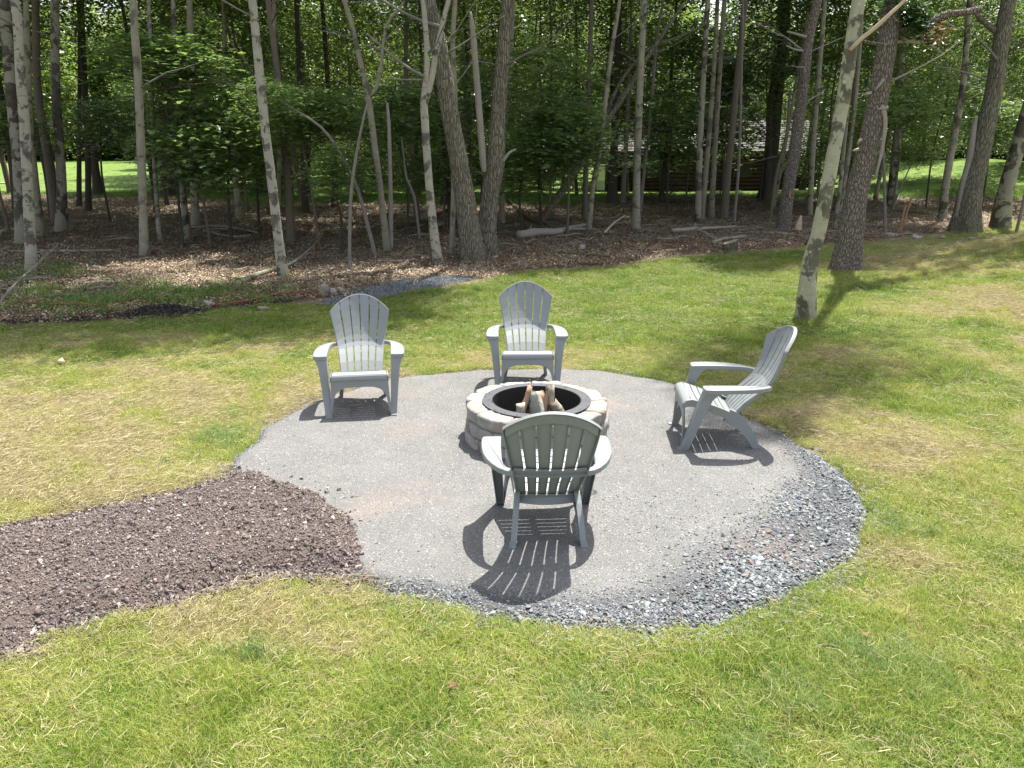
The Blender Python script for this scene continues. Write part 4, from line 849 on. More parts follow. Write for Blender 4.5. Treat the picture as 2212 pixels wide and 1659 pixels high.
px_branch(t1, [(1905, 228), (1912, 262), (1906, 320), (1898, 355), (1890, 388)], [9, 9, 8, 6, 3], M['deadwood'], -.15)
for (a, b_) in (((1890, 196), (1910, 170)), ((1865, 205), (1882, 200)), ((1842, 326), (1855, 322)), ((1895, 236), (1918, 232)), ((1852, 310), (1862, 300))):
    px_branch(t1, [b_, a], [7, 4], M['deadwood'], -.18)
for q in ((1950, 15), (1975, 48)):
    o = place_crown(t1, leaf_cloud('needle_tuft', 10, 60, .22, .16, .14, M['needle'], 900 + q[0], cl=(.12, .07), needles=True), tuple(V(q[0], q[1], t1.location.y) - t1.location - Vector((0, 0, .1))), 1); o.name = 'needle_tuft'; o['kind'] = 'stuff'
o = place_crown(t1, leaf_cloud('needle_tuft', 6, 40, .12, .1, .12, M['leaf_dead'], 955, cl=(.09, .07), needles=True), tuple(V(2015, 60, t1.location.y) - t1.location - Vector((0, 0, .1))), 1); o.name = 'needle_tuft'; o['kind'] = 'stuff'
t2 = find('white spots leaning right on the lawn')
px_branch(t2, [(1840, 78), (1868, 90), (1905, 96), (1920, 98)], [8, 7, 6, 5], M['pine'], .2)
px_branch(t2, [(1836, 108), (1862, 82), (1890, 60), (1925, 28), (1955, 0), (1990, -40)], [8, 9, 9, 8, 7, 5], M['endgrain'], -.1)
t3 = find('slimmer of the two pines')
px_branch(t3, [(1742, 80), (1722, 74), (1700, 68)], [7, 5, 4], M['deadwood'], -.1)
px_branch(t3, [(1735, 110), (1715, 106), (1698, 98)], [5, 4, 3], M['deadwood'], -.1)
m_ = MB(); q = V(1706, 420, t3.location.y - .19) - t3.location; m_.box(tuple(q), (.045, .02, .16)); m_.build('paint_mark', M['orange'], t3)
t4 = find('stout oak leaning')
px_branch(t4, [(2068, 470), (2080, 400), (2095, 340), (2103, 280), (2110, 250)], [12, 12, 14, 12, 6], M['deadwood'], -.05, 'dead_stem')
px_branch(t4, [(2150, 68), (2120, 42), (2100, 15), (2090, -20)], [12, 10, 8, 6], M['oak'])
px_branch(t4, [(2155, 130), (2130, 100), (2100, 75)], [6, 4, 3], M['twig'], -.2)
px_branch(t4, [(2130, 172), (2080, 155), (2020, 142)], [5, 4, 2], M['twig'], -.2)
px_branch(t4, [(2160, 128), (2185, 108), (2215, 88)], [7, 5, 4], M['dark'], -.1)
t5 = find('right one of the joined pair')
px_branch(t5, [(1046, 372), (1043, 340), (1032, 200), (1023, 89), (1019, 45), (1016, 25)], [10, 15, 14, 13, 9, 3], M['deadwood'], -.12, 'dead_stem', 14)
px_branch(t5, [(1085, 350), (1100, 330), (1115, 322)], [8, 6, 3], M['deadwood'], -.1)
t6 = find('narrow Y')
px_branch(t6, [(917, 228), (930, 180), (943, 111), (957, 50), (969, 0), (985, -60)], [14, 13, 12, 11, 10, 9], M['birch'], 0, 'fork_stem', 12)
px_branch(t6, [(916, 165), (880, 145), (845, 118), (815, 92), (792, 72)], [7, 6, 5, 4, 3], M['twig'], -.1)
px_branch(t6, [(912, 172), (870, 172), (835, 170)], [4, 3, 2], M['twig'], -.1)
t7 = find('forks halfway up and leans left')
px_branch(t7, [(797, 210), (812, 190), (823, 147), (827, 100), (838, 50), (870, 8), (890, -30)], [10, 10, 8, 7, 6, 5, 4], M['smooth'], 0, 'fork_stem', 10)
px_branch(t7, [(823, 110), (800, 100), (765, 100)], [5, 4, 3], M['twig'])
px_branch(t7, [(820, 108), (842, 75), (875, 45)], [4, 3, 2], M['twig'])
t8 = find('long tree leaning diagonally')
px_branch(t8, [(1308, 262), (1320, 220), (1345, 170), (1385, 120), (1415, 98), (1470, 78), (1525, 52)], [9, 8, 7, 6, 6, 5, 3], M['oak'], .05)
px_branch(t8, [(1310, 262), (1306, 220), (1310, 180), (1320, 120)], [7, 6, 5, 4], M['smooth'], .02)
t9 = find('thick ridged grey trunk leaning left')
px_branch(t9, [(955, 60), (900, 40), (850, 15), (810, -10)], [9, 6, 5, 4], M['twig'], -.2)

# ---- background woods
def bg_trunk(seed, mat, ht=13., r=.11):
    random.seed(seed); P_ = [Vector((0, 0, -.15))]; rr = [r * 1.15]
    for k in range(1, 8): P_.append(Vector((P_[-1].x + random.uniform(-.22, .22), P_[-1].y + random.uniform(-.15, .15), ht * k / 7))); rr.append(r * (1 - .75 * k / 7))
    me = trunk_mesh('trunk', P_, rr, 10, .5, mat, .5, .03, 4., seed, base=(0, 0, 0)); return me
def bg_branches(seed, mat):
    random.seed(seed); mb = MB()
    for _ in range(9):
        z = random.uniform(1.8, 8.5); th = random.uniform(0, 6.28); limb(mb, (0, 0, z), (math.cos(th), math.sin(th), random.uniform(-.1, .6)), random.uniform(.8, 2.4), .022, 1, 0, .2, 4)
    me = bpy.data.meshes.new('branches'); me.from_pydata(mb.v, [], mb.f); me.materials.append(mat); return me
BT = [bg_trunk(40 + i, M[['dark', 'dark', 'brown', 'smooth', 'brown', 'birch_mottled'][i]], 13., [.13, .09, .11, .075, .06, .10][i]) for i in range(6)]
BBm = [bg_branches(60 + i, M[['dark', 'dark', 'brown', 'twig', 'brown', 'twig'][i]]) for i in range(6)]
BL = ['one of the dark trunks crowded deep in the woods', 'one of the slimmer blackish trunks crowded deep in the woods', 'one of the brown trunks crowded deep in the woods', 'one of the slim grey trunks crowded deep in the woods', 'one of the thinnest brown trunks crowded deep in the woods', 'one of the mottled grey trunks crowded deep in the woods']
BG_ = ['dark trunks deep in the woods', 'slimmer blackish trunks deep in the woods', 'brown trunks deep in the woods', 'slim grey trunks deep in the woods', 'thinnest brown trunks deep in the woods', 'mottled grey trunks deep in the woods']
random.seed(99)
placed = list(major_xy)
def free(x, y, dmin):
    return all((x - a) ** 2 + (y - b) ** 2 > dmin * dmin for a, b in placed)
def clear_zone(x, y):                        # open ground: field, lawn by the cabin, shaded hill
    if y < float(edge_y(x)) + (6.5 if abs(x) < .7 * y else 2.): return True
    if x < -.42 * y and y > 37 and y < 93: return True
    if 4.2 < x < 25 and (35 < y < 46 and random.random() < .8 or 46 <= y < 62): return True  # some trees let in so their crowns shade the cabin lawn
    if x > 18 and 31 < y < 52 and random.random() < .35: return True  # more trees added here to cast shade on the hill
    if 19. < x and y < 30 and x > .6 * y: return True
    return False
def wood_tree(x, y, k, s, low, hi):
    root = empty('woodland_tree', (x, y, float(H(x, y)) - .02)); tag(root, BL[k], 'tree', BG_[k])
    tr = link('trunk', BT[k], root); tr.rotation_euler = (random.uniform(-.06, .06), random.uniform(-.06, .06), random.uniform(0, 6.28)); tr.scale = (s, s, 1)
    br = link('branches', BBm[k], root); br.rotation_euler.z = random.uniform(0, 6.28)
    if hi:
        q = random.uniform(.85, 1.15); place_crown(root, random.choice(CANOPY), (0, 0, random.uniform(7.5, 9.2)), (q, q, q * 1.05))
    if low: place_crown(root, random.choice(MIDDLE), (random.uniform(-.5, .5), 0, random.uniform(low, low + 1.5)), random.uniform(.75, 1.1))
    if low and y > 30: place_crown(root, random.choice(MIDDLE), (random.uniform(-1.5, 1.5), random.uniform(-1, 1), max(.1, low - 1.6)), random.uniform(.6, .8))
    return root
cnt = 0; tries = 0
while cnt < 125 and tries < 8000:
    tries += 1; y = 16 + 44 * random.random() ** .9; x = random.uniform(-.80 * y - 3, .80 * y + 4)
    if clear_zone(x, y) or not free(x, y, 1.75 if y < 30 else 2.0): continue
    placed.append((x, y)); k = random.choice([0, 1, 1, 2, 3, 4, 5, 2]); low = random.uniform(2.4, 4.6) if (y > 24 or random.random() < .3) else 0
    if y > 38: low = random.uniform(1.8, 4.0)
    if y > 32 and -.42 * y < x < .06 * y: low = random.uniform(.2, 1.2)
    wood_tree(x, y, k, random.uniform(.7, 1.15), low, random.random() < .48); cnt += 1
cnt = 0; tries = 0
while cnt < 70 and tries < 5000:             # wall of leafier trees beyond the field and the cabin
    tries += 1; y = random.uniform(60, 118); x = random.uniform(-.80 * y - 6, .80 * y + 6)
    if (x < -.42 * y and y < 93) or not free(x, y, 4.0): continue
    placed.append((x, y)); root = empty('woodland_tree', (x, y, float(H(x, y)))); tag(root, 'one of the leafy trees walling the far side of the clearing', 'tree', 'leafy trees beyond the clearing')
    tr = link('trunk', BT[cnt % 3], root); tr.scale = (1.6, 1.6, 1.25); q = random.uniform(.9, 1.3)
    place_crown(root, FARC[cnt % 4], (0, 0, random.uniform(.9, 2.0)), (q, q, q * 1.25)); cnt += 1
# far wood as one mass
n = 420; ang = rng.uniform(-.9, .9, n); dd = rng.uniform(112, 190, n); x = np.sin(ang) * dd * 1.1; y = np.maximum(np.cos(ang) * dd, 112); Cf = source('far_crown_source', FARC)
scatter('far_woods', np.column_stack([x, y, -.5 + 0 * x]), np.column_stack([0 * x, 0 * x, rng.uniform(0, 6.28, n)]), np.column_stack([rng.uniform(1.3, 1.8, n), rng.uniform(1.3, 1.8, n), rng.uniform(1.5, 2.3, n)]), rng.random(n), rng.integers(0, 4, n), Cf)
# understorey maples with layered leaves: surveyed spots (px, base py, height of leaf layers px range, label)
UND = [((455, 500), 420, 150, 1.0, 'leafy young maple with pale shining leaves left of the whitest birch'),
       ((395, 505), 200, 60, 1.0, 'tall leafy maple whose sprays hang behind the slim blotched birch'),
       ((500, 492), 400, 220, .95, 'leafy maple low behind the brush, left of the whitest birch'),
       ((690, 500), 330, 180, .8, 'leafy maple just right of the whitest birch'),
       ((735, 520), 430, 330, .5, 'small maple with lobed leaves low among the thin bare stems'),
       ((880, 480), 330, 170, .85, 'leafy maple behind the broken-off dead stem'),
       ((960, 470), 430, 320, .6, 'small leafy maple at the left foot of the joined thick trunks'),
       ((1130, 480), 430, 280, .9, 'leafy maple right behind the joined thick trunks'),
       ((1170, 470), 250, 60, 1.0, 'tall leafy maple with bright leaves right of the joined thick trunks'),
       ((1225, 480), 370, 200, .9, 'leafy maple behind the foot of the long leaning tree'),
       ((1440, 455), 330, 170, .9, 'leafy maple hiding the left part of the cabin roof'),
       ((1480, 450), 160, 30, .9, 'tall leafy maple above the brush pile'),
       ((1425, 428), 372, 170, 1.7, 'broad leafy maple hiding the left half of the cabin'),
       ((1555, 426), 360, 190, 1.4, 'broad leafy maple in front of the middle of the cabin roof'),
       ((1790, 455), 400, 260, .8, 'leafy maple at the right end of the cabin'),
       ((1925, 460), 290, 180, .75, 'leafy maple whose sprays show right of the big pine'),
       ((2000, 450), 260, 120, .9, 'leafy maple between the big pine and the stout oak'),
       ((2120, 452), 330, 200, .9, 'leafy maple in the shade behind the stout oak'),
       ((22, 480), 340, 200, .8, 'leafy maple behind the foremost left birch'),
       ((240, 452), 330, 200, .8, 'leafy maple hanging over the bright field'),
       ((560, 470), 300, 120, .9, 'leafy maple close behind the whitest birch'),
       ((1560, 440), 240, 100, .9, 'leafy maple above the cluster of trunks before the cabin'),
       ((1640, 440), 180, 20, .9, 'leafy maple above the ridge of the cabin roof'),
       ((1040, 440), 300, 120, .9, 'leafy maple seen through the gap of the joined thick trunks')]
for i, (bp, y0, y1, s, lab) in enumerate(UND):
    if bp[0] < 1300: bp = (bp[0], bp[1] + 32)
    x, y = G(*bp); z = float(H(x, y)); root = empty('young_maple', (x, y, z)); tag(root, lab, 'tree')
    zl = V(bp[0], y0, y).z - z; zh = V(bp[0], y1, y).z - z; hgt = zh - zl
    random.seed(700 + i); P_ = [Vector((0, 0, -.1)), Vector((random.uniform(-.1, .1), 0, zh * .4)), Vector((random.uniform(-.3, .3), 0, zh * .75)), Vector((random.uniform(-.3, .3), 0, zh * .98))]
    link('trunk', trunk_mesh('trunk', P_, [.035, .028, .02, .008], 8, .3, M['dark' if i % 3 else 'brown'], .3, .03, 4, i, base=(0, 0, 0)), root)
    mb = MB()
    for q in range(7):
        zz = zl + hgt * random.random(); th = random.uniform(0, 6.28); limb(mb, (0, 0, zz * .9), (math.cos(th), math.sin(th), .25), random.uniform(.7, 1.3) * s, .012, 1, 0, .2, 4)
    mb.build('branches', M['brown'], root)
    place_crown(root, SAPL[i % 4], (0, 0, zl), (s * 1.15, s * 1.15, hgt / 3.0))
    if i % 3 == 0: place_crown(root, SAPL[(i + 2) % 4], (random.uniform(-.7, .7), random.uniform(-.3, .5), zl + .1), (s, s, hgt / 3.1))
    if i % 2: place_crown(root, SAPL[(i + 1) % 4], (random.uniform(-.5, .5), .6, zl + .2), (s, s, hgt / 3.2))

# ------------------------------------------------------------------ cabin beyond the woods
def cabin():
    x0, x1, yF, yB, zb = 6.0, 19.0, 50.0, 57.0, -.85; root = empty('log_cabin', ((x0 + x1) / 2, yF, zb)); tag(root, 'dark red-brown log cabin with a grey shingle roof, half hidden behind the trees', 'house')
    hx = (x1 - x0) / 2; wh = 2.75; rh = 4.55
    b = MB(); b.box((0, (yB - yF) / 2, wh / 2), (2 * hx - .16, yB - yF - .16, wh)); b.build('wall', M['log'], root)
    for k in range(11):
        z_ = .14 + k * .245; o = MB().tube([(-hx, 0, z_), (0, 0, z_), (hx, 0, z_)], .132, 10).build('wall_log', M['log'], root, True)
        MB().tube([(hx, -.25, z_ + .1), (hx, yB - yF, z_ + .1)], .132, 10).build('wall_log', M['log'], root, True)
    ov = .55; yr = (yB - yF) / 2; zt = rh; ze = wh - .12
    rf = MB(); rf.add([(-hx - ov, -.6, ze - .1), (hx + ov, -.6, ze - .1), (hx + ov, yr, zt - .04), (-hx - ov, yr, zt - .04), (-hx - ov, yB - yF + .6, ze - .1), (hx + ov, yB - yF + .6, ze - .1)], [(0, 1, 2, 3), (3, 2, 5, 4), (1, 5, 2), (0, 3, 4), (0, 4, 5, 1)]); roof = rf.build('roof', M['log'], root)
    nrow = 14
    for k in range(nrow):
        t0, t1 = k / nrow, (k + 1) / nrow; w0 = Vector((0, -.62 + (yr + .62) * t0, ze - .02 + (zt - ze) * t0)); w1 = Vector((0, -.62 + (yr + .62) * (t1 + .01), ze - .02 + (zt - ze) * t1 + .0)); 
        o = MB().add([(-hx - ov, w0.y, w0.z), (hx + ov, w0.y, w0.z), (hx + ov, w1.y, w1.z - .02), (-hx - ov, w1.y, w1.z - .02), (-hx - ov, w0.y, w0.z + .025), (hx + ov, w0.y, w0.z + .025), (hx + ov, w1.y, w1.z + .003), (-hx - ov, w1.y, w1.z + .003)], [(3, 2, 1, 0), (4, 5, 6, 7), (0, 1, 5, 4), (1, 2, 6, 5), (2, 3, 7, 6), (3, 0, 4, 7)]).build('shingle_course', M['shingle'], roof)
    MB().box((0, -.64, ze - .06), (2 * hx + 2 * ov, .03, .12)).build('fascia', M['log'], root)
    for wx in (-3.6, 1.9, 5.2):
        f = MB().box((wx, -.15, 1.55), (1.15, .06, 1.05)).build('window', M['log'], root); MB().box((wx - .27, -.185, 1.55), (.46, .02, .85)).build('pane', M['glass'], f); MB().box((wx + .27, -.185, 1.55), (.46, .02, .85)).build('pane', M['glass'], f)
    f = MB().box((-.6, -.15, 1.05), (.95, .06, 2.05)).build('door', M['log'], root); MB().box((-.25, -.19, 1.05), (.05, .04, .08)).build('handle', M['boxmetal'], f)
cabin()
x, y = G(1297, 404); bx = empty('utility_box', (x, y, float(H(x, y)))); tag(bx, 'grey metal utility box on the lawn at the left end of the cabin', 'box'); MB().box((0, 0, .8), (.42, .35, 1.3)).build('cabinet', M['boxmetal'], bx); MB().box((0, -.2, 1.0), (.34, .02, .7)).build('door', M['trim'], bx); MB().box((0, 0, .08), (.3, .25, .2)).build('plinth', M['dark'], bx)
x, y = G(8, 420); pt = empty('picnic_bench', (x, y, float(H(x, y)))); tag(pt, 'pale plank bench at the left edge of the bright field', 'bench')
for k in range(2): MB().box((0, -.11 + .22 * k, .46), (1.7, .19, .05)).build('seat_plank', M['plank'], pt)
for sx in (-.6, .6): MB().box((sx, 0, .215), (.08, .36, .43)).build('leg', M['plank'], pt)

# ------------------------------------------------------------------ things lying in the wood edge
def gz(x, y): return float(ground_z(np.array(x), np.array(y)))
def lying(name, pl, wd, mat, label, cat='branch', group=None, lift=.0, side=2, sides=9):
    P_ = []; rr = []
    for i, (a, b) in enumerate(pl):
        x, y = G(a, b); r = wd[i] * (y * CP + .6) / 1661 / 2; up = lift * (i / (len(pl) - 1)); P_.append(Vector((x, y, gz(x, y) + r * .8 + .03 + up))); rr.append(max(r, .006))
    base = P_[0].copy(); P2, R2 = catmull([p - base for p in P_], rr, .12); v, f = tube(P2, R2, sides, .09); o = mesh_obj(name, v, f, mat, None, True, base); tag(o, label, cat, group)
    for k in range(side):
        q = random.randrange(1, len(P2)); th = random.uniform(0, 6.28); mb = MB(); limb(mb, P2[q], (math.cos(th), math.sin(th), random.uniform(.05, .5)), random.uniform(.25, .8), R2[q] * .4, 1, .02, .2, 4); mb.build('twig', mat, o)
    return o
random.seed(5)
lying('fallen_log', [(22, 551), (100, 549), (180, 548), (262, 546)], [6, 7, 7, 5], M['birch'], 'white birch log lying flat on the litter behind the foremost left birch', 'log', side=1)
lying('fallen_log', [(513, 622), (545, 606), (580, 594), (606, 588), (625, 580)], [11, 12, 12, 11, 9], M['birch_mottled'], 'grey fallen log lying against the foot of the whitest birch', 'log', side=1)
lying('fallen_branch', [(600, 592), (640, 578), (672, 560), (700, 535)], [7, 6, 4, 3], M['twig'], 'bare branch rising right from the foot of the whitest birch', lift=.25, side=3)
lying('fallen_branch', [(640, 566), (720, 560), (800, 553), (930, 536)], [4, 5, 4, 3], M['brown'], 'long thin branch lying between the bare stems left of the Y-shaped birch', side=3)
lying('fallen_branch', [(780, 566), (850, 568), (925, 566)], [3, 4, 3], M['deadwood'], 'pale straight stick on the litter behind the gravel strip', side=1)
lying('fallen_log', [(1122, 523), (1160, 517), (1200, 514), (1240, 505), (1262, 498)], [20, 19, 15, 12, 8], M['deadwood'], 'thick rotting log with torn wood right of the joined trunks', 'log', side=2)
lying('fallen_branch', [(1235, 507), (1280, 506), (1320, 512)], [7, 6, 4], M['deadwood'], 'curved branch that runs on right from the rotting log', side=1)
lying('fallen_branch', [(1306, 512), (1326, 500), (1349, 488)], [6, 5, 3], M['endgrain'], 'pale stick propped up at the end of the curved branch', lift=.2, side=0)
lying('fallen_branch', [(1070, 512), (1110, 516), (1150, 526)], [6, 6, 4], M['brown'], 'dark branch at the foot of the rotting log', side=3)
lying('fallen_branch', [(1205, 552), (1260, 556), (1315, 560)], [5, 5, 4], M['brown'], 'dark straight branch lying near the lawn edge by the small round stone', side=1)
lying('fallen_branch', [(1090, 427), (1140, 480), (1180, 495)], [8, 9, 6], M['dark'], 'dark branch sloping down behind the rotting log', lift=0., side=3)
lying('fallen_branch', [(1450, 510), (1500, 508), (1540, 502), (1590, 494)], [9, 10, 8, 5], M['deadwood'], 'long pale fallen branch left of the stump, uppermost of its heap', side=3)
lying('fallen_branch', [(1495, 500), (1520, 512), (1545, 528)], [5, 5, 4], M['deadwood'], 'pale curved stick crossing the heap left of the stump', side=1)
lying('fallen_branch', [(1540, 532), (1570, 524), (1610, 520)], [7, 6, 4], M['deadwood'], 'short pale branch just above the stump', side=1)
lying('fallen_branch', [(1560, 500), (1610, 506), (1640, 500), (1700, 512)], [4, 5, 5, 3], M['twig'], 'crooked branch between the stump and the slimmer pine', side=3)
lying('fallen_branch', [(1610, 480), (1680, 486), (1740, 484)], [5, 6, 4], M['twig'], 'branch lying behind the foot of the slimmer pine', side=2)
lying('fallen_branch', [(1640, 512), (1700, 516), (1760, 522)], [4, 5, 3], M['deadwood'], 'pale branch lying in front of the slimmer pine', side=2)
lying('fallen_branch', [(1880, 600), (1930, 597), (1990, 588)], [3, 4, 3], M['deadwood'], 'thin stick lying on the lawn right of the big pine', side=3)
lying('fallen_branch', [(1870, 462), (1940, 464), (2000, 470), (2065, 472)], [5, 5, 6, 6], M['brown'], 'long log edging the litter before the shaded hill', side=1)
lying('fallen_branch', [(2060, 506), (2120, 512), (2160, 520)], [4, 4, 3], M['brown'], 'thin branch in front of the stout oak', side=2)
lying('fallen_branch', [(415, 500), (480, 498), (560, 508)], [6, 7, 5], M['twig'], 'long grey branch behind the slim blotched birch', side=4)
lying('fallen_branch', [(440, 505), (500, 515), (545, 512)], [4, 6, 5], M['deadwood'], 'pale log lying left of the whitest birch', side=2)
lying('fallen_branch', [(560, 482), (660, 488), (740, 496)], [5, 5, 4], M['twig'], 'branch across the litter behind the whitest birch', side=4)
lying('fallen_branch', [(860, 500), (920, 492), (985, 462)], [9, 8, 6], M['dark'], 'dark fallen trunk left behind the thick leaning trunk', lift=.2, side=3)
lying('fallen_branch', [(900, 506), (950, 500), (1000, 480)], [7, 7, 5], M['dark'], 'second dark fallen trunk, lower, behind the thick leaning trunk', side=2)
lying('fallen_branch', [(170, 618), (220, 615), (280, 616)], [4, 5, 3], M['deadwood'], 'pale stick in the grass patch right of the foremost left birch', side=1)
lying('fallen_branch', [(100, 645), (160, 643), (215, 641)], [5, 5, 3], M['twig'], 'forked grey branch in the grass patch near the red cords', side=2)
lying('fallen_branch', [(0, 660), (40, 633), (90, 600), (135, 570)], [5, 5, 4, 3], M['twig'], 'bare brush branch arching over the left birch foot', lift=.35, side=6)
lying('fallen_branch', [(0, 628), (50, 612), (95, 606)], [7, 6, 3], M['twig'], 'grey branch at the left edge beside the birch foot', side=5)
lying('fallen_branch', [(0, 515), (20, 508), (45, 505)], [9, 9, 7], M['endgrain'], 'thick pale log end at the left edge behind the birches', 'log', side=0)
lying('fallen_branch', [(540, 646), (575, 630), (600, 618)], [5, 4, 3], M['twig'], 'thin twig right below the grey fallen log', side=2)
lying('fallen_branch', [(1400, 520), (1440, 524), (1480, 518)], [3, 4, 3], M['deadwood'], 'thin stick left of the heap by the stump', side=1)
lying('fallen_branch', [(1190, 480), (1240, 488), (1290, 492)], [4, 4, 3], M['brown'], 'thin dark stick behind the rotting log', side=3)
lying('fallen_branch', [(215, 528), (260, 522), (300, 520)], [3, 4, 3], M['deadwood'], 'thin pale stick left of the mossy-footed grey trunk', side=1)
# brush pile near the cabin
x, y = G(1455, 440); bp = empty('brush_pile', (x, y, float(H(x, y)))); tag(bp, 'dark heap of cut brush on the litter in front of the cabin lawn', 'brush pile')
random.seed(17); mb = MB()
for k in range(120):
    th = random.uniform(0, 6.28); q = Vector((random.gauss(0, .8), random.gauss(0, .5), 0)); h_ = 1.05 * math.exp(-(q.x / 1.1) ** 2); p = Vector((q.x, q.y, random.uniform(0, h_))); limb(mb, p, (math.cos(th), math.sin(th) * .6, random.uniform(-.1, .5)), random.uniform(.5, 1.3), random.uniform(.008, .02), 1, .03, .2, 4)
o = mb.build('twigs', M['dark'], bp); o['kind'] = 'stuff'
# dead twiggy spruce in the middle right
x, y = G(1345, 440); sp_ = empty('dead_spruce', (x, y, float(H(x, y)))); tag(sp_, 'dead spruce with a mass of bare drooping grey twigs left of the cabin', 'tree')
link('trunk', trunk_mesh('trunk', [Vector((0, 0, -.1)), Vector((.05, 0, 4)), Vector((0, 0, 8.5))], [.10, .07, .02], 10, .4, M['twig'], .4, .03, 4, 3, base=(0, 0, 0)), sp_)
random.seed(23); mb = MB()
for k in range(95):
    z_ = random.uniform(1.2, 7.5); th = random.uniform(0, 6.28); L_ = (1 - z_ / 9) * 2.6; limb(mb, (0, 0, z_), (math.cos(th), math.sin(th), .05), L_ * random.uniform(.6, 1), .012, 2, .03, .12, 3)
mb.build('branches', M['twig'], sp_)
# stump, stones, stakes
x, y = G(1577, 548); st = empty('tree_stump', (x, y, gz(x, y))); tag(st, 'low weathered stump at the lawn edge below the fallen branches', 'stump'); random.seed(3)
rg_ = [[(.15 * q * math.cos(a) * (1 + .12 * math.sin(3 * a)), .13 * q * math.sin(a), z_ + (.05 * math.cos(a) if z_ > .1 else 0)) for a in [6.283 * k / 14 for k in range(14)]] for q, z_ in ((1.35, -.05), (1.08, .05), (1., .2), (.96, .22))]
v, f = loft(rg_); o = mesh_obj('wood', v, f, M['oak'], st, False); o.data.materials.append(M['deadwood']); o.data.polygons[len(f) - 1].material_index = 1
x, y = G(1722, 506); st = empty('split_stump', (x, y, gz(x, y))); tag(st, 'short splintered stump of torn wood beside the slimmer pine', 'stump'); v, f = tube([(0, 0, -.05), (.01, 0, .2), (.05, 0, .42)], [.11, .085, .02], 8, .2); mesh_obj('wood', v, f, M['endgrain'], st, False)
def rock(px_, s, lab, group=None, mat='rock'):
    x, y = G(*px_); z = gz(x, y) if y > float(edge_y(x)) else float(H(x, y)); me = rockmesh('rock', M[mat], 1., .25, 2); me.shade_smooth(); o = link('rock', me, None, (x, y, z + s[2] * .36)); o.scale = s; o.rotation_euler.z = random.uniform(0, 6); return tag(o, lab, 'rock', group)
random.seed(12); RG = 'rocks beside the gravel strip'
rock((698, 641), (.22, .18, .25), 'largest rounded tan rock at the left end of the row beside the gravel strip', RG)
rock((722, 640), (.14, .14, .17), 'grey-pink rounded rock second from the left in the row', RG)
rock((737, 637), (.13, .12, .17), 'orange-brown blocky rock third in the row', RG)
rock((750, 637), (.09, .09, .11), 'smallest broken brown rock at the right end of the row', RG)
for p, s, l in (((1256, 545), (.30, .26, .22), 'round pinkish stone alone in the litter below the rotting log'), ((1219, 575), (.20, .16, .09), 'flat pale stone at the lawn edge left of the back chair top'), ((1345, 575), (.16, .13, .08), 'small flat stone half sunk at the lawn edge right of the back chair'),
               ((998, 577), (.20, .16, .10), 'flat pale stone at the right foot of the Y-shaped birch'), ((455, 664), (.22, .16, .14), 'grey stone at the left end of the dark mulch heap line'), ((565, 671), (.24, .18, .10), 'flat tan stone right of the dark mulch heap'), ((1068, 563), (.22, .2, .16), 'grey-pink stone between the joined trunks and the lawn'),
               ((1930, 515), (.35, .25, .14), 'grey stone in the rubble line right of the big pine'), ((1975, 519), (.42, .3, .16), 'larger tan stone in the rubble line right of the big pine'), ((2035, 518), (.30, .24, .12), 'pink flat stone in the rubble line before the stout oak'), ((2100, 522), (.36, .26, .12), 'brown flat stone in the rubble line below the stout oak')):
    rock(p, s, l)
st = empty('survey_stake', G(1941, 505) + (gz(*G(1941, 505)),)); tag(st, 'left one of two orange-topped wooden stakes before the shaded hill', 'stake', 'wooden survey stakes'); o = MB().box((0, 0, .34), (.045, .025, .78)).build('post', M['orange'], st); o.rotation_euler.y = .10
st = empty('survey_stake', G(1947, 503) + (gz(*G(1947, 503)),)); tag(st, 'right and taller one of two orange wooden stakes before the shaded hill', 'stake', 'wooden survey stakes'); o = MB().box((0.02, 0.08, .42), (.045, .025, .92)).build('post', M['orange'], st); o.rotation_euler.y = .17
def cord(pl, lab):
    P_ = []
    for a, b in pl: x, y = G(a, b); P_.append(Vector((x, y, gz(x, y) + .05)))
    base = P_[0].copy(); P2, R2 = catmull([p - base for p in P_], [.010] * len(P_), .15); P2 = [p + Vector((0, random.uniform(-.03, .03), random.uniform(0, .02))) for p in P2]; v, f = tube(P2, R2, 6); tag(mesh_obj('cord', v, f, M['cord'], None, True, base), lab, 'cord', 'red cords along the lawn edge')
cord([(-60, 660), (60, 664), (170, 665), (270, 662), (360, 652), (470, 645), (560, 635)], 'long red cord lying along the lawn edge at the left, the upper one')
cord([(460, 668), (520, 662), (570, 650), (625, 642), (690, 638)], 'short red cord lying lower, right of the dark mulch heap')
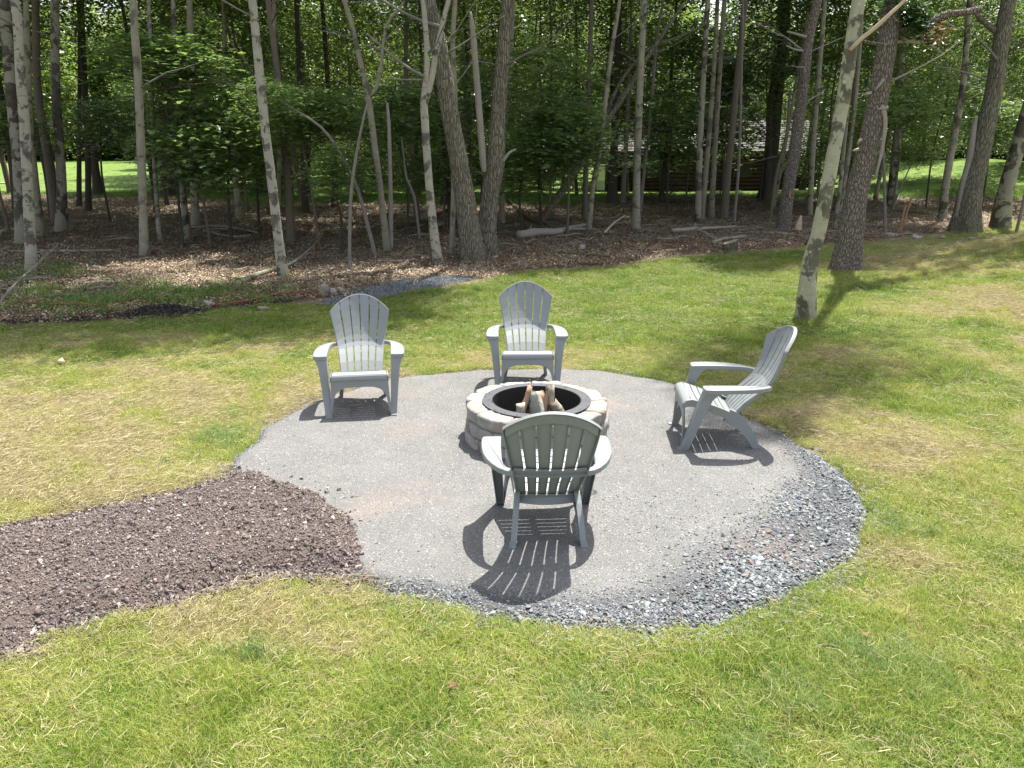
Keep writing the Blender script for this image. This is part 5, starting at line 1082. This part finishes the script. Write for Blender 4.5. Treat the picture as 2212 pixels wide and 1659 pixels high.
# dark mulch heap
Cm = source('mulch_source', [rockmesh('crumb', M['mulch'], .6, .4) for _ in range(4)])
c0 = np.array(G(350, 682)); n = 5200; x = c0[0] + rng.normal(0, .42, n); y = c0[1] + rng.normal(0, .13, n) + .05; z = ground_z(x, y) + .13 * np.exp(-(((x - c0[0]) / .5) ** 2 + ((y - c0[1] - .05) / .17) ** 2)) * rng.random(n)
scatter('mulch_heap', np.column_stack([x, y, z + .005]), rng.uniform(-3, 3, (n, 3)), rng.uniform(.015, .05, n), rng.random(n), rng.integers(0, 4, n), Cm)
x = rng.uniform(-9, -3.2, 9000); y = edge_y(x) + rng.uniform(.05, .75, 9000)
scatter('edge_soil', np.column_stack([x, y, ground_z(x, y) + .006]), rng.uniform(-3, 3, (9000, 3)), rng.uniform(.012, .035, 9000), rng.random(9000), rng.integers(0, 4, 9000), Cm)
# litter sticks too many to count
random.seed(31); vs = MB()
for k in range(1300):
    y = random.uniform(11, 31); x = random.uniform(-.75 * y, .75 * y)
    if y < float(edge_y(x)) + .3: continue
    th = random.uniform(0, 3.14); L_ = random.uniform(.2, 1.1); z = gz(x, y); dv = Vector((math.cos(th), math.sin(th), 0)); vs.tube([Vector((x, y, z + .015)), Vector((x, y, z + .03)) + dv * L_ * .5 + Vector((random.uniform(-.08, .08), 0, random.uniform(0, .06))), Vector((x, y, z + .02)) + dv * L_], [.016, .013, .006], 4)
o = vs.build('ground_sticks', M['deadwood']); tag(o, kind='stuff')
# leaves and chips on the lawn
def dry_leaf(px_, s, mat, lab):
    x, y = G(*px_); q = [(a * s, (b - .4) * s, .02 + .35 * s * (a * a + (b - .4) ** 2)) for a, b in MAPLE]; o = mesh_obj('fallen_leaf', q, [tuple(range(12))], mat, None, False, (x, y, float(H(x, y)) + .03)); md = o.modifiers.new('thickness', 'SOLIDIFY'); md.thickness = .002; o.rotation_euler = (random.uniform(-.6, .6), random.uniform(-.5, .5), random.uniform(0, 6)); tag(o, lab, 'leaf')
dry_leaf((133, 792), .11, M['leaf_dead'], 'curled brown leaf on the straw at the far left')
dry_leaf((190, 712), .12, M['endgrain'], 'small pale curled leaf standing in the grass near the mulch heap')
dry_leaf((980, 1500), .04, M['leaf_dead'], 'little brown leaf in the foreground grass below the near chair')
dry_leaf((1862, 1390), .045, M['leaf_dead'], 'dark brown leaf in the grass right of the gravel pad')
